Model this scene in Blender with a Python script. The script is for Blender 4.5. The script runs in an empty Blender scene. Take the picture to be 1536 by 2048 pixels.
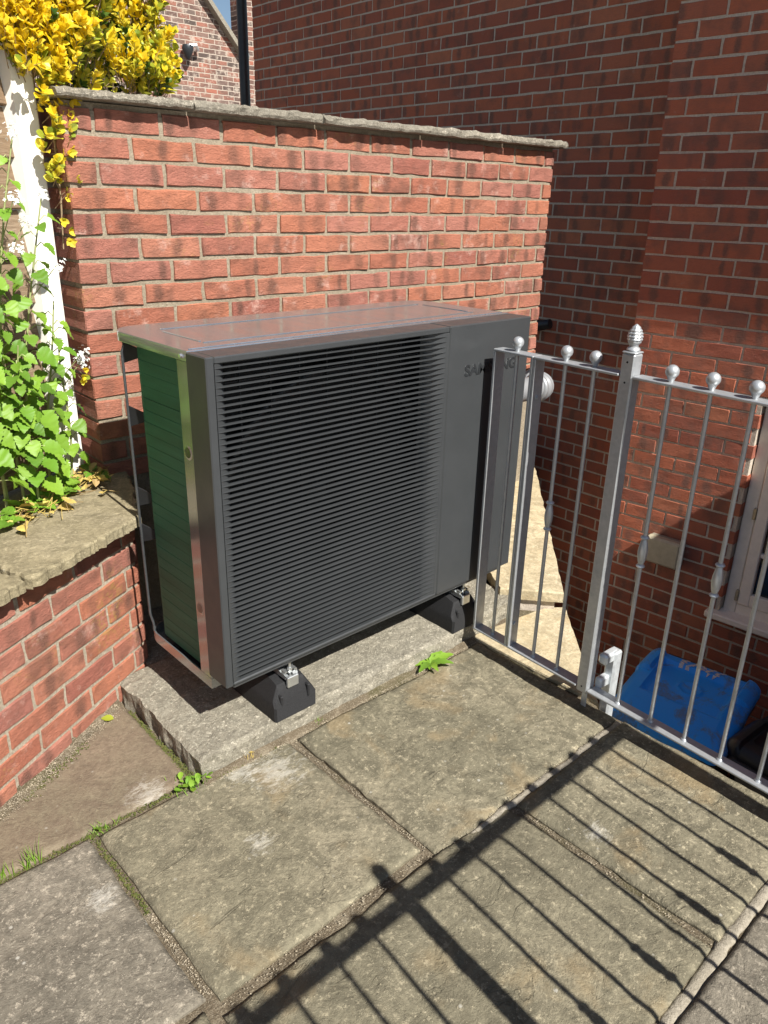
import bpy, math, random
from mathutils import Vector, Matrix, noise as mnoise
random.seed(7)
S = bpy.context.scene
COL = S.collection
RAD = math.radians

# ------------------------------------------------------------------ camera
cam = bpy.data.cameras.new('camera'); co = bpy.data.objects.new('camera', cam); COL.objects.link(co)
cam.sensor_fit = 'HORIZONTAL'; cam.sensor_width = 36.0; cam.lens = 36.0 * 1530.84 / 1536.0
cam.clip_start = 0.02; cam.clip_end = 600
yaw, pitch, roll = RAD(43.3273), RAD(22.126), RAD(1.3735)
fw = Vector((math.sin(yaw)*math.cos(pitch), math.cos(yaw)*math.cos(pitch), -math.sin(pitch)))
rt = Vector((math.cos(yaw), -math.sin(yaw), 0)); up = rt.cross(fw)
r2 = rt*math.cos(roll) + up*math.sin(roll); u2 = -rt*math.sin(roll) + up*math.cos(roll)
m = Matrix.Identity(4)
for i in range(3):
    m[i][0] = r2[i]; m[i][1] = u2[i]; m[i][2] = -fw[i]
m[0][3], m[1][3], m[2][3] = -0.9329, -1.622, 1.5662
co.matrix_world = m
S.camera = co

# ------------------------------------------------------------------ sky, sun, exposure
EL, AZ = RAD(46.0), RAD(4.0)
w = bpy.data.worlds.new('World'); S.world = w; w.use_nodes = True
wn = w.node_tree; bg = wn.nodes['Background']
sky = wn.nodes.new('ShaderNodeTexSky'); sky.sky_type = 'NISHITA'; sky.sun_disc = False
sky.sun_elevation = EL; sky.sun_rotation = math.pi + AZ; sky.altitude = 20; sky.dust_density = 0.6; sky.ozone_density = 1.5
wn.links.new(sky.outputs[0], bg.inputs[0]); bg.inputs[1].default_value = 0.053
sl = bpy.data.lights.new('sun', 'SUN'); sl.energy = 5.0; sl.angle = RAD(0.53); sl.color = (1.0, 0.965, 0.905)
so = bpy.data.objects.new('sun', sl); COL.objects.link(so)
SUND = Vector((math.sin(AZ)*math.cos(EL), math.cos(AZ)*math.cos(EL), -math.sin(EL)))
so.rotation_euler = SUND.to_track_quat('-Z', 'Y').to_euler(); so.location = (0, -4, 6)
vs = S.view_settings; vs.view_transform = 'Standard'; vs.look = 'None'; vs.exposure = 0.84; vs.gamma = 1.0; vs.use_curve_mapping = False
S.render.engine = 'CYCLES'
try:
    S.cycles.max_bounces = 6; S.cycles.diffuse_bounces = 4; S.cycles.glossy_bounces = 3; S.cycles.transmission_bounces = 4
    S.cycles.use_denoising = True; S.cycles.denoiser = 'OPENIMAGEDENOISE'
except Exception:
    pass

# ------------------------------------------------------------------ object helpers
WM = {}
def place(o, parent=None, mat=None):
    mat = mat or Matrix.Identity(4)
    o.matrix_basis = mat; WM[o.name] = mat
    if parent is not None:
        o.parent = parent; o.matrix_parent_inverse = WM[parent.name].inverted()
    return o
def tag(o, label=None, cat=None, group=None, kind=None):
    for k, v in (('label', label), ('category', cat), ('group', group), ('kind', kind)):
        if v: o[k] = v
    return o
def empty(name, loc, label=None, cat=None, group=None, kind=None):
    o = bpy.data.objects.new(name, None); COL.objects.link(o); o.empty_display_size = 0.05
    place(o, None, Matrix.Translation(Vector(loc)))
    return tag(o, label, cat, group, kind)
def obj(name, me, parent=None, mat=None, mtl=None):
    if mtl is not None and not me.materials: me.materials.append(mtl)
    o = bpy.data.objects.new(name, me); COL.objects.link(o)
    return place(o, parent, mat)

class MB:
    """collects polygons, becomes one mesh object"""
    def __init__(s): s.v = []; s.f = []; s.uv = []; s.has_uv = False
    def add(s, vs_, fs, M=None, uv=None):
        b = len(s.v)
        s.v += [tuple(M @ Vector(p)) if M is not None else tuple(p) for p in vs_]
        s.f += [tuple(b+i for i in q) for q in fs]
        if uv: s.has_uv = True
        s.uv += (uv or [(0, 0)]*len(vs_))
        return s
    def box(s, x0, x1, y0, y1, z0, z1, M=None, bev=0.0):
        if bev <= 0:
            v = [(x, y, z) for z in (z0, z1) for y in (y0, y1) for x in (x0, x1)]
            f = [(0,2,3,1), (4,5,7,6), (0,1,5,4), (2,6,7,3), (0,4,6,2), (1,3,7,5)]
            return s.add(v, f, M)
        b = min(bev, (x1-x0)*.49, (y1-y0)*.49, (z1-z0)*.49)
        v = []; idx = {}
        X, Y, Z = (x0, x1), (y0, y1), (z0, z1); sg = (1, -1)
        for i in (0, 1):
            for j in (0, 1):
                for k in (0, 1):
                    for a in range(3):
                        p = [X[i]+sg[i]*b, Y[j]+sg[j]*b, Z[k]+sg[k]*b]
                        p[a] = (X[i], Y[j], Z[k])[a]
                        idx[(i, j, k, a)] = len(v); v.append(tuple(p))
        f = []
        for a in range(3):
            o1, o2 = [q for q in range(3) if q != a]
            for s_ in (0, 1):
                q = []
                for (c1, c2) in ((0,0), (1,0), (1,1), (0,1)):
                    c = [0, 0, 0]; c[a] = s_; c[o1] = c1; c[o2] = c2
                    q.append(idx[(c[0], c[1], c[2], a)])
                f.append(tuple(q))
        for a in range(3):
            o1, o2 = [q for q in range(3) if q != a]
            for c1 in (0, 1):
                for c2 in (0, 1):
                    A = [0,0,0]; A[o1] = c1; A[o2] = c2; B = list(A); B[a] = 1
                    f.append((idx[(*A, o1)], idx[(*B, o1)], idx[(*B, o2)], idx[(*A, o2)]))
        for i in (0, 1):
            for j in (0, 1):
                for k in (0, 1):
                    f.append((idx[(i,j,k,0)], idx[(i,j,k,1)], idx[(i,j,k,2)]))
        return s.add(v, f, M)
    def tube(s, pts, r, n=10, M=None, cap=True):
        pts = [Vector(p) for p in pts]; rr = r if isinstance(r, (list, tuple)) else [r]*len(pts)
        v = []; f = []; ref = None
        for i, p in enumerate(pts):
            t = (pts[min(i+1, len(pts)-1)] - pts[max(i-1, 0)])
            t = t.normalized() if t.length > 1e-9 else Vector((0, 0, 1))
            if ref is None: ref = Vector((1, 0, 0)) if abs(t.x) < .9 else Vector((0, 1, 0))
            a = (ref - t*ref.dot(t)).normalized(); ref = a; b = t.cross(a)
            for k in range(n):
                an = 2*math.pi*k/n
                v.append(p + (a*math.cos(an) + b*math.sin(an))*rr[i])
        for i in range(len(pts)-1):
            for k in range(n):
                f.append((i*n+k, i*n+(k+1) % n, (i+1)*n+(k+1) % n, (i+1)*n+k))
        if cap:
            f.append(tuple(reversed(range(n)))); f.append(tuple(range((len(pts)-1)*n, len(pts)*n)))
        return s.add(v, f, M)
    def lathe(s, prof, loc, n=16, M=None):
        v = []; f = []
        for r, z in prof:
            for k in range(n):
                a = 2*math.pi*k/n; v.append((loc[0]+r*math.cos(a), loc[1]+r*math.sin(a), loc[2]+z))
        for i in range(len(prof)-1):
            for k in range(n):
                f.append((i*n+k, i*n+(k+1) % n, (i+1)*n+(k+1) % n, (i+1)*n+k))
        f.append(tuple(reversed(range(n)))); f.append(tuple(range((len(prof)-1)*n, len(prof)*n)))
        return s.add(v, f, M)
    def prism(s, poly, z0, z1, M=None):
        n = len(poly)
        v = [(x, y, z0) for x, y in poly] + [(x, y, z1) for x, y in poly]
        f = [tuple(reversed(range(n))), tuple(range(n, 2*n))] + [(i, (i+1) % n, n+(i+1) % n, n+i) for i in range(n)]
        return s.add(v, f, M)
    def mesh(s, name, mtl=None, smooth=False, fix=True):
        me = bpy.data.meshes.new(name); me.from_pydata([tuple(p) for p in s.v], [], s.f)
        if s.has_uv:
            l = me.uv_layers.new(name='UVMap')
            for lp in me.loops: l.data[lp.index].uv = s.uv[lp.vertex_index]
        if fix:
            import bmesh
            b = bmesh.new(); b.from_mesh(me); bmesh.ops.recalc_face_normals(b, faces=b.faces); b.to_mesh(me); b.free()
        if smooth:
            for p in me.polygons: p.use_smooth = True
        if mtl: me.materials.append(mtl)
        me.update()
        return me
    def build(s, name, mtl, parent=None, smooth=False, mat=None):
        return obj(name, s.mesh(name, mtl, smooth), parent, mat)

def smooth_angle(o, deg=35):
    me = o.data
    for p in me.polygons: p.use_smooth = True
    try: me.set_sharp_from_angle(angle=RAD(deg))
    except Exception: pass
    return o
def nz(x, y, z=0., sc=1., oc=4):
    return mnoise.fractal(Vector((x*sc, y*sc, z*sc)), 1.0, 2.0, oc)

# ------------------------------------------------------------------ material helpers
class NT:
    def __init__(s, name):
        s.m = bpy.data.materials.new(name); s.m.use_nodes = True; s.t = s.m.node_tree
        s.b = s.t.nodes['Principled BSDF']
    def n(s, typ, ins=None, **pr):
        nd = s.t.nodes.new(typ)
        for k, v in pr.items(): setattr(nd, k, v)
        for k, v in (ins or {}).items(): s.set(nd.inputs[k], v)
        return nd
    def set(s, sock, v):
        if isinstance(v, bpy.types.NodeSocket): s.t.links.new(v, sock)
        elif isinstance(v, (tuple, list)):
            sock.default_value = tuple(v) + (1.0,) if len(v) == 3 and sock.type == 'RGBA' else tuple(v)
        else: sock.default_value = v
    def pos(s): return s.n('ShaderNodeNewGeometry').outputs['Position']
    def uv(s): return s.n('ShaderNodeUVMap').outputs[0]
    def objc(s): return s.n('ShaderNodeTexCoord').outputs['Object']
    def rnd(s):
        a = s.n('ShaderNodeObjectInfo').outputs['Random']; b = s.n('ShaderNodeNewGeometry').outputs['Random Per Island']
        return s.math('FRACT', s.math('ADD', s.math('MULTIPLY', a, 13.7), s.math('MULTIPLY', b, 5.31)))
    def noise(s, scale, detail=5, rough=.6, vec=None, dist=0., out='Fac'):
        i = {'Scale': scale, 'Detail': detail, 'Roughness': rough, 'Distortion': dist}
        if vec is None: vec = s.pos()
        i['Vector'] = vec
        return s.n('ShaderNodeTexNoise', i).outputs[out]
    def voro(s, scale, vec=None, out='Distance', feature='F1', rand=1.0):
        return s.n('ShaderNodeTexVoronoi', {'Scale': scale, 'Vector': vec if vec is not None else s.pos(), 'Randomness': rand}, feature=feature).outputs[out]
    def vscale(s, vec, sc, off=None):
        i = {'Vector': vec, 'Scale': sc}
        if off is not None: i['Location'] = off
        return s.n('ShaderNodeMapping', i).outputs[0]
    def math(s, op, a, b=None, c=None, clamp=False):
        nd = s.n('ShaderNodeMath', operation=op, use_clamp=clamp); s.set(nd.inputs[0], a)
        if b is not None: s.set(nd.inputs[1], b)
        if c is not None: s.set(nd.inputs[2], c)
        return nd.outputs[0]
    def step(s, f, lo, hi, a=0., b=1.):
        return s.n('ShaderNodeMapRange', {'Value': f, 'From Min': lo, 'From Max': hi, 'To Min': a, 'To Max': b}, interpolation_type='SMOOTHSTEP').outputs[0]
    def ramp(s, f, stops, interp='LINEAR'):
        nd = s.n('ShaderNodeValToRGB', {'Fac': f}); cr = nd.color_ramp; cr.interpolation = interp
        while len(cr.elements) < len(stops): cr.elements.new(0.5)
        for e, (p, c) in zip(cr.elements, stops):
            e.position = p; e.color = tuple(c) + (1,)
        return nd.outputs[0]
    def mix(s, f, a, b, mode='MIX'):
        nd = s.n('ShaderNodeMix', data_type='RGBA', blend_type=mode)
        s.set(nd.inputs[0], f); s.set(nd.inputs[6], a); s.set(nd.inputs[7], b)
        return nd.outputs[2]
    def bump(s, h, strength=.5, dist=.01, prev=None):
        i = {'Height': h, 'Strength': strength, 'Distance': dist}
        if prev is not None: i['Normal'] = prev
        return s.n('ShaderNodeBump', i).outputs[0]
    def done(s, color=None, rough=None, metal=None, normal=None, spec=None, **kw):
        for k, v in (('Base Color', color), ('Roughness', rough), ('Metallic', metal), ('Normal', normal), ('Specular IOR Level', spec)):
            if v is not None: s.set(s.b.inputs[k], v)
        for k, v in kw.items(): s.set(s.b.inputs[k], v)
        return s.m

def simple(name, col, rough=.5, metal=0., nscale=60., var=.15, bump=.0, bdist=.002, spec=None):
    t = NT(name); nf = t.noise(nscale)
    c2 = tuple(c*(1-var) for c in col); c1 = tuple(min(1, c*(1+var)) for c in col)
    c = t.ramp(nf, [(.3, c2), (.7, c1)])
    rr = t.step(t.noise(nscale*.3), .3, .7, max(0, rough-.07), min(1, rough+.07))
    return t.done(c, rr, metal, t.bump(nf, bump, bdist) if bump > 0 else None, spec)

def brick_mat(name, pal, dark, pale, pale_lo, mark=.75, bump=.6, lichen=None, grime=.35):
    t = NT(name); r = t.rnd(); p = t.pos()
    base = t.ramp(r, [(i/(len(pal)-1), c) for i, c in enumerate(pal)])
    n1 = t.noise(85, 4, .75, p); n2 = t.noise(9, 3, .6, p)
    c = t.mix(t.step(n2, .45, .75, 0, .55), base, dark)
    # kiln marks: soft brownish bands, places and strength different on every brick
    sp = t.n('ShaderNodeSeparateXYZ', {0: t.uv()})
    fr = lambda k: t.math('FRACT', t.math('MULTIPLY', r, k))
    wob = t.math('MULTIPLY', t.math('SUBTRACT', t.noise(38, 4, .7, p), .5), 1.5)
    sub = t.mix(.30, dark, base)
    vp = t.step(t.voro(210, p), .18, .30, .8, 0)
    for (c0, k1, k2, k3) in ((-.055, 37.3, 91.7, 151.3), (.035, 53.9, 113.1, 67.7)):
        ctr = t.math('ADD', t.math('MULTIPLY', t.math('SUBTRACT', fr(k1), .5), .09), c0)
        wid = t.math('ADD', t.math('MULTIPLY', fr(k2), .016), .012)
        du = t.math('DIVIDE', t.math('SUBTRACT', sp.outputs[0], ctr), wid); dv = t.math('DIVIDE', sp.outputs[1], .040)
        d = t.math('ADD', t.math('SQRT', t.math('ADD', t.math('MULTIPLY', du, du), t.math('MULTIPLY', dv, dv))), wob)
        mk = t.math('MULTIPLY', t.step(d, .35, 1.5, 1, 0), t.step(fr(k3), .30, .85, 0, mark))
        c = t.mix(mk, c, sub)
        pit = t.math('MULTIPLY', vp, mk)
        c = t.mix(pit, c, tuple(x*.35 for x in dark))
    c = t.mix(t.step(n1, .35, .75, 0, grime), c, t.mix(.55, c, dark))
    pl = t.math('MULTIPLY', t.step(t.noise(13, 5, .65, p), pale_lo, pale_lo+.16, 0, .55), t.step(t.noise(90, 3, .7, p), .35, .6, .35, 1))
    c = t.mix(pl, c, pale)
    if lichen:
        lf = t.math('MULTIPLY', t.step(t.noise(3.2, 3, .6, p), .55, .7, 0, 1), t.step(t.noise(70, 4, .7, p), .48, .6, 0, .55))
        c = t.mix(lf, c, lichen)
    cr = t.noise(34, 5, .75, t.vscale(p, (1, 1, 2.4)), 1.8)
    h = t.math('ADD', t.math('MULTIPLY', cr, .9), t.math('MULTIPLY', n1, .45))
    nb = t.bump(h, bump, .012)
    nb = t.bump(t.noise(230, 3, .75, p), .55, .003, nb)
    return t.done(c, .9, 0, nb, .25)

def mortar_mat(name, a, b):
    t = NT(name); p = t.pos()
    c = t.mix(t.step(t.noise(120, 4, .7, p), .35, .7), t.ramp(t.noise(6, 4, .6, p), [(.3, a), (.7, b)]), tuple(x*.8 for x in a))
    h = t.math('ADD', t.noise(45, 6, .7, p), t.math('MULTIPLY', t.noise(300, 2, .6, p), .3))
    return t.done(c, .95, 0, t.bump(h, .8, .008), .15)

M = {}
M['gbrick'] = brick_mat('garden_brick', [(.37,.130,.080), (.44,.180,.115), (.325,.118,.085), (.42,.178,.130), (.36,.130,.082), (.45,.170,.098), (.345,.138,.105)], (.105,.060,.045), (.60,.40,.33), .555, .95, .75, lichen=(.34,.22,.06))
M['hbrick'] = brick_mat('house_brick', [(.38,.112,.062), (.44,.140,.076), (.31,.095,.062), (.41,.140,.080), (.34,.108,.070), (.44,.158,.088)], (.13,.085,.070), (.46,.29,.23), .62, 1.1, .6)
M['gmortar'] = mortar_mat('garden_mortar', (.27,.225,.16), (.36,.305,.23))
M['hmortar'] = mortar_mat('house_mortar', (.50,.43,.35), (.58,.505,.415))
M['lmortar'] = mortar_mat('low_wall_mortar', (.33,.28,.21), (.44,.385,.30))
M['whitemortar'] = mortar_mat('white_mortar', (.29,.255,.195), (.42,.375,.30))

def stone_mat(name, a, b, c_, spots=1.0, bump=.5, pale=.5, sc=1.0, rnd=.25, rust=None, ledge=.0, k=1.0, smudge=()):
    a, b, c_ = [tuple(x*k for x in q) for q in (a, b, c_)]
    t = NT(name); p = t.pos(); ob = t.n('ShaderNodeObjectInfo').outputs['Random']
    n0 = t.noise(1.8*sc, 4, .6, p, .8); n1 = t.noise(13*sc, 5, .75, p, .5); n2 = t.noise(75*sc, 4, .8, p); n3 = t.noise(210*sc, 3, .8, p)
    c = t.ramp(n0, [(.30, a), (.5, b), (.70, c_)])
    c = t.mix(t.step(n1, .40, .64, 0, .75), c, tuple(x*.55 for x in a))
    c = t.mix(t.step(n2, .46, .64, 0, .6), c, tuple(x*.42 for x in a))
    c = t.mix(t.step(n3, .50, .70, 0, .38), c, tuple(x*.42 for x in a))
    c = t.mix(t.step(t.noise(48*sc, 5, .85, p), .53, .66, 0, .95*pale), c, tuple(min(1, x*2.1) for x in c_))
    c = t.mix(t.math('MULTIPLY', t.step(t.noise(150*sc, 3, .85, p), .58, .68, 0, .9*pale), t.step(n1, .35, .6, .2, 1)), c, tuple(min(1, x*2.5) for x in c_))
    if rust: c = t.mix(t.step(t.noise(4*sc, 5, .6, p, .4), .54, .68, 0, .5), c, tuple(x*k for x in rust))
    if spots > 0:
        v1 = t.voro(60*sc, p); msk = t.step(t.noise(2.6*sc, 3, .6, p), .52, .66)
        dk = t.math('MULTIPLY', t.math('MULTIPLY', t.step(v1, .10, .30, 1, 0), t.math('MULTIPLY', msk, t.step(n2, .35, .6, 0, 1))), .85*spots)
        c = t.mix(dk, c, (.03, .03, .03))
        v2 = t.voro(26*sc, t.vscale(p, (1, 1, 1), (3.3, 1.7, 0)))
        wt = t.math('MULTIPLY', t.math('MULTIPLY', t.step(t.math('ADD', v2, t.math('MULTIPLY', n2, .12)), .13, .21, 1, 0), t.step(t.noise(7*sc, 2, .5, p), .52, .62)), .75*spots)
        c = t.mix(wt, c, (.50, .48, .42))
    c = t.mix(t.math('MULTIPLY', ob, rnd*1.7), c, tuple(x*.60 for x in b))
    for (sx, sy, sr) in smudge:
        dd = t.n('ShaderNodeVectorMath', {0: p, 1: (sx, sy, 0)}, operation='DISTANCE').outputs['Value']
        sm_ = t.math('MULTIPLY', t.step(t.math('ADD', t.math('DIVIDE', dd, sr), t.math('MULTIPLY', t.math('SUBTRACT', t.noise(26, 5, .85, t.vscale(p, (1, 2.2, 1)), .6), .5), 6.0)), .0, 1.3, .38, 0), 1)
        c = t.mix(sm_, c, (.62, .59, .52))
    h = t.math('ADD', t.math('MULTIPLY', n1, 1.0), t.math('MULTIPLY', n2, .45))
    nb = t.bump(h, bump, .014)
    if ledge > 0:
        lv = t.math('FRACT', t.math('MULTIPLY', t.math('ADD', t.noise(2.4, 5, .55, t.vscale(p, (1, 1.9, 1)), .7), t.math('MULTIPLY', ob, 3.0)), 6.0))
        ln = t.math('MULTIPLY', t.step(t.math('ABSOLUTE', t.math('SUBTRACT', lv, .5)), .015, .055, 1, 0), t.step(t.noise(5, 3, .6, t.vscale(p, (1, 1, 1), (5, 2, 0))), .46, .58))
        c = t.mix(t.math('MULTIPLY', ln, ledge), c, tuple(x*.4 for x in a))
        nb = t.bump(t.math('SUBTRACT', t.math('MULTIPLY', lv, .35), ln), ledge, .006, nb)
    nb = t.bump(n3, .5, .003, nb)
    return t.done(c, .9, 0, nb, .25)
M['slab'] = stone_mat('riven_sandstone', (.165,.148,.100), (.25,.222,.150), (.37,.320,.220), 1.0, .6, .5, rust=(.33,.235,.12), k=.92, ledge=.38, smudge=((.09, -.10, .075), (.01, -.035, .05), (-.10, -.3, .03), (.60, -.87, .03)))
M['slabgrey'] = stone_mat('grey_sandstone', (.19,.168,.13), (.245,.215,.165), (.30,.262,.205), .9, .6, .6, k=.88, ledge=.25, smudge=((-.485, -.19, .035),))
M['slabpink'] = stone_mat('pink_sandstone', (.33,.24,.17), (.29,.228,.155), (.235,.205,.135), .6, .55, .35, k=.78, smudge=((-.235, .06, .05),))
M['yellowslab'] = stone_mat('yellow_sandstone', (.52,.425,.26), (.57,.47,.30), (.60,.51,.35), .35, .4, .3, rust=(.45,.31,.14))
M['coping'] = stone_mat('coping_sandstone', (.34,.285,.17), (.385,.325,.20), (.42,.36,.24), .3, .5, .4, 1.3, k=.84, ledge=.35)
M['wallcoping'] = stone_mat('wall_coping_stone', (.30,.265,.205), (.37,.33,.26), (.43,.385,.31), .3, 1.0, .7, 2.6)
M['plinth'] = stone_mat('weathered_concrete', (.36,.325,.25), (.43,.39,.30), (.50,.455,.36), .3, 1.0, .9, 2.0, k=.90)
t = NT('joint_sand'); p = t.pos()
c = t.ramp(t.noise(14, 5, .7, p), [(.3, (.10,.078,.05)), (.55, (.19,.15,.10)), (.75, (.33,.28,.20))])
c = t.mix(t.step(t.noise(2.5, 3, .6, p), .52, .66, 0, .6), c, (.085,.085,.03))
M['sand'] = t.done(t.mix(t.step(t.noise(240, 3, .8, p), .5, .66, 0, .7), c, (.42,.36,.26)), .95, 0, t.bump(t.noise(150, 4, .8, p), 1.0, .012), .15)
M['gravel'] = simple('pale_grit', (.33,.28,.20), .9, 0, 40, .5, .5)
M['soil'] = simple('soil', (.10,.075,.05), .95, 0, 30, .3, .6, .01)
t = NT('yard_concrete'); p = t.pos()
M['yard'] = t.done(t.ramp(t.noise(4, 6, .7, p), [(.3, (.17,.15,.13)), (.7, (.27,.245,.21))]), .9, 0, t.bump(t.noise(70, 4, .7, p), .4, .004), .3)

# ------------------------------------------------------------------ ground, yard, patio
Z = 0.27          # height of the heat pump's underside above the patio
YARD = -1.48
b = MB(); b.box(-90, 90, -90, 90, YARD-.3, YARD); o = b.build('ground', M['yard']); tag(o, kind='structure')

patio = MB()
ppoly = [(-4, -4), (1.088, -4), (1.088, -.56), (1.25, -.40), (1.57, -.10), (1.50, -.01), (1.34, .10), (1.10, .9), (-.5, 1.0), (-4, -.9)]
patio.prism(ppoly, YARD, -.014)
patio_o = patio.build('patio', M['sand']); tag(patio_o, kind='structure')

def slab(name, x0, x1, y0, y1, mtl, parent, ztop=0., th=.04, relief=.0035, seed=0, poly=None, res=.013, jit=.004, drop=.006):
    """riven flagstone: ledges in the split face, worn uneven edges"""
    nx = max(4, int((x1-x0)/res)); ny = max(4, int((y1-y0)/res)); v = []; f = []
    for j in range(ny+1):
        for i in range(nx+1):
            u = i/nx; q = j/ny; x = x0+(x1-x0)*u; y = y0+(y1-y0)*q
            e = min(u*(x1-x0), (1-u)*(x1-x0), q*(y1-y0), (1-q)*(y1-y0))
            if i in (0, nx): x += jit*nz(y, seed, 1.3, 14, 3) + jit*.8*nz(y, seed, 2, 4, 2)
            if j in (0, ny): y += jit*nz(x, seed, 5.3, 14, 3) + jit*.8*nz(x, seed, 7, 4, 2)
            h = nz(x+seed*3.1, y*1.0-seed, seed, 2.2, 4) + .35*nz(x, y, seed+4, 7, 3)
            st = h*3.4; fl = math.floor(st); fr = st-fl; fr = 0 if fr < .86 else (fr-.86)/.14
            z = ((fl+fr)/3.4*.8 + h*.2)*relief + nz(x, y, seed, 30, 2)*relief*.15
            z -= drop*max(0, 1-e/.012)**1.5
            v.append((x, y, ztop + min(z, relief)))
    W_ = nx+1
    for j in range(ny):
        for i in range(nx):
            f.append((j*W_+i, j*W_+i+1, (j+1)*W_+i+1, (j+1)*W_+i))
    ring = [i for i in range(nx+1)] + [j*W_+nx for j in range(1, ny+1)] + [ny*W_+i for i in range(nx-1, -1, -1)] + [j*W_ for j in range(ny-1, 0, -1)]
    base = len(v); v += [(v[k][0], v[k][1], ztop-th) for k in ring]; n = len(ring)
    for k in range(n): f.append((ring[k], base+k, base+(k+1) % n, ring[(k+1) % n]))
    f.append(tuple(base+k for k in range(n)))
    mb = MB(); mb.add(v, f); o = mb.build(name, mtl, parent)
    for p_ in o.data.polygons[:nx*ny]: p_.use_smooth = True
    return o
for k, (x0, x1, y0, y1, mm) in enumerate([
        (-1.30, -.112, .034, .95, 'slabpink'), (-1.20, -.432, -.572, .014, 'slabgrey'), (-.406, .196, -.596, .006, 'slab'),
        (.222, 1.084, -.634, -.024, 'slab'), (.520, 1.084, -1.243, -.661, 'slab'), (-.42, .494, -1.238, -.630, 'slab'),
        (-1.25, -.445, -1.22, -.596, 'slab'), (-.12, 1.084, -1.92, -1.272, 'slabgrey'), (-1.25, -.145, -1.92, -1.262, 'slab'),
        (-1.9, -1.325, -.572, .6, 'slab'), (-1.95, -1.275, -1.92, -.596, 'slab'), (-1.9, -.6, -2.7, -1.945, 'slab'), (-.575, 1.084, -2.7, -1.945, 'slabgrey')]):
    o = slab('slab', x0, x1, y0, y1, M[mm], patio_o, seed=k*1.7+.3, relief=.011 if k in (3, 5) else .006)
# pale pointing between the flags beside the railing
for (x0, x1, y0, y1, hz) in [(.60, 1.084, -.661, -.634, -.008), (-.12, 1.084, -1.272, -1.241, -.008), (.2, .6, -.655, -.634, -.007)]:
    o = slab('mortar_joint', x0, x1, y0, y1, M['whitemortar'], patio_o, ztop=hz, th=.012, relief=.005, seed=x0*9, res=.006, jit=.009, drop=.005)

# piece of paving beyond the railing and the flags along the diagonal edge of the terrace
edge = empty('retaining_wall', (1.6, .1, YARD), 'dark brick retaining wall of the terrace with yellow flagstones along its diagonal edge', 'wall')
ed = Vector((.756, .654)); en = Vector((-.654, .756)); e0 = Vector((1.528, -.102))
def stone_poly(name, poly, z0, z1, mtl, parent, seed=0., amp=.004, sub=.03):
    """flat stone of any outline: edges broken up, top gently uneven"""
    pts = []
    for i, a in enumerate(poly):
        a = Vector(a); c_ = Vector(poly[(i+1) % len(poly)]); L = (c_-a).length; n = max(1, int(L/sub))
        nrm = Vector((c_.y-a.y, a.x-c_.x)).normalized()
        for k in range(n):
            q = a + (c_-a)*(k/n)
            if k: q = q + nrm*amp*(nz(q.x, q.y, seed, 14, 3)+.8*nz(q.x, q.y, seed+3, 70, 3))
            pts.append(q)
    cx = sum((q for q in pts), Vector((0, 0)))/len(pts)
    n = len(pts); v = []
    for s_, dz in ((1.0, z0-z1), (1.0, -.006), (.985, 0.)):
        for q in pts:
            w_ = cx + (q-cx)*s_
            v.append((w_.x, w_.y, z1+dz + (amp*.35*nz(w_.x, w_.y, seed, 9, 3) if dz > -.01 else 0)))
    f = [tuple(reversed(range(n))), tuple(range(2*n, 3*n))]
    for r_ in range(2):
        for i in range(n): f.append((r_*n+i, r_*n+(i+1) % n, (r_+1)*n+(i+1) % n, (r_+1)*n+i))
    mb = MB(); mb.add(v, f); return mb.build(name, mtl, parent)
stone_poly('slab', [(1.10, -.555), (1.262, -.395), (1.578, -.085), (1.515, -.035), (1.30, .0), (1.10, .02)], -.04, 0., M['yellowslab'], patio_o, 3.)
def ept(a, c_): q = e0 + ed*a + en*c_; return (q.x, q.y)
for k, (a0, a1) in enumerate([(0, .535), (.545, .74), (.75, 1.45), (1.46, 2.2), (2.21, 3.0)]):
    stone_poly('coping_stone', [ept(a0, 0), ept(a1, 0), ept(a1, .42), ept(a0, .42 if k else .26)], .045, .092, M['yellowslab'], edge, 5.+k)
rb = MB(); q = [ept(.02, .03), ept(3.05, .03), ept(3.05, .5), ept(.02, .24)]; rb.prism(q, YARD, .045); rb.build('core', M['hmortar'], edge)

# ------------------------------------------------------------------ bricks
BRK = {}
def brick_geo(L, D, seed, H=.065, rough=1.0):
    R_ = random.Random(seed); nx = max(2, round(L/.05)); nzz = 2
    J = lambda a: R_.uniform(-a, a)*rough
    inset = .0024
    v = []; f = []; uv = []
    xs = [-L/2+L*i/nx for i in range(nx+1)]; zs = [-H/2, 0, H/2]
    for k, z in enumerate(zs):                       # front face
        for i, x in enumerate(xs):
            xx = max(-L/2+inset, min(L/2-inset, x)); zz = max(-H/2+inset, min(H/2-inset, z))
            v.append((xx+J(.002), J(.0014), zz+J(.0016))); uv.append((x, z))
    W_ = nx+1
    for k in range(2):
        for i in range(nx): f.append((k*W_+i, k*W_+i+1, (k+1)*W_+i+1, (k+1)*W_+i))
    ring = [i for i in range(nx+1)] + [1*W_+nx] + [2*W_+i for i in range(nx, -1, -1)] + [W_]
    n = len(ring); b1 = len(v)
    for r_ in ring:
        i, k = r_ % W_, r_//W_
        v.append((xs[i]+J(.0015), .0045+J(.0016), zs[k]+J(.0022))); uv.append((xs[i], zs[k]))
    for q in range(n): f.append((ring[q], b1+q, b1+(q+1) % n, ring[(q+1) % n]))
    b2 = len(v)
    for q in range(n): v.append((v[b1+q][0], D, v[b1+q][2])); uv.append(uv[b1+q])
    for q in range(n): f.append((b1+q, b2+q, b2+(q+1) % n, b1+(q+1) % n))
    return v, f, uv
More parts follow.
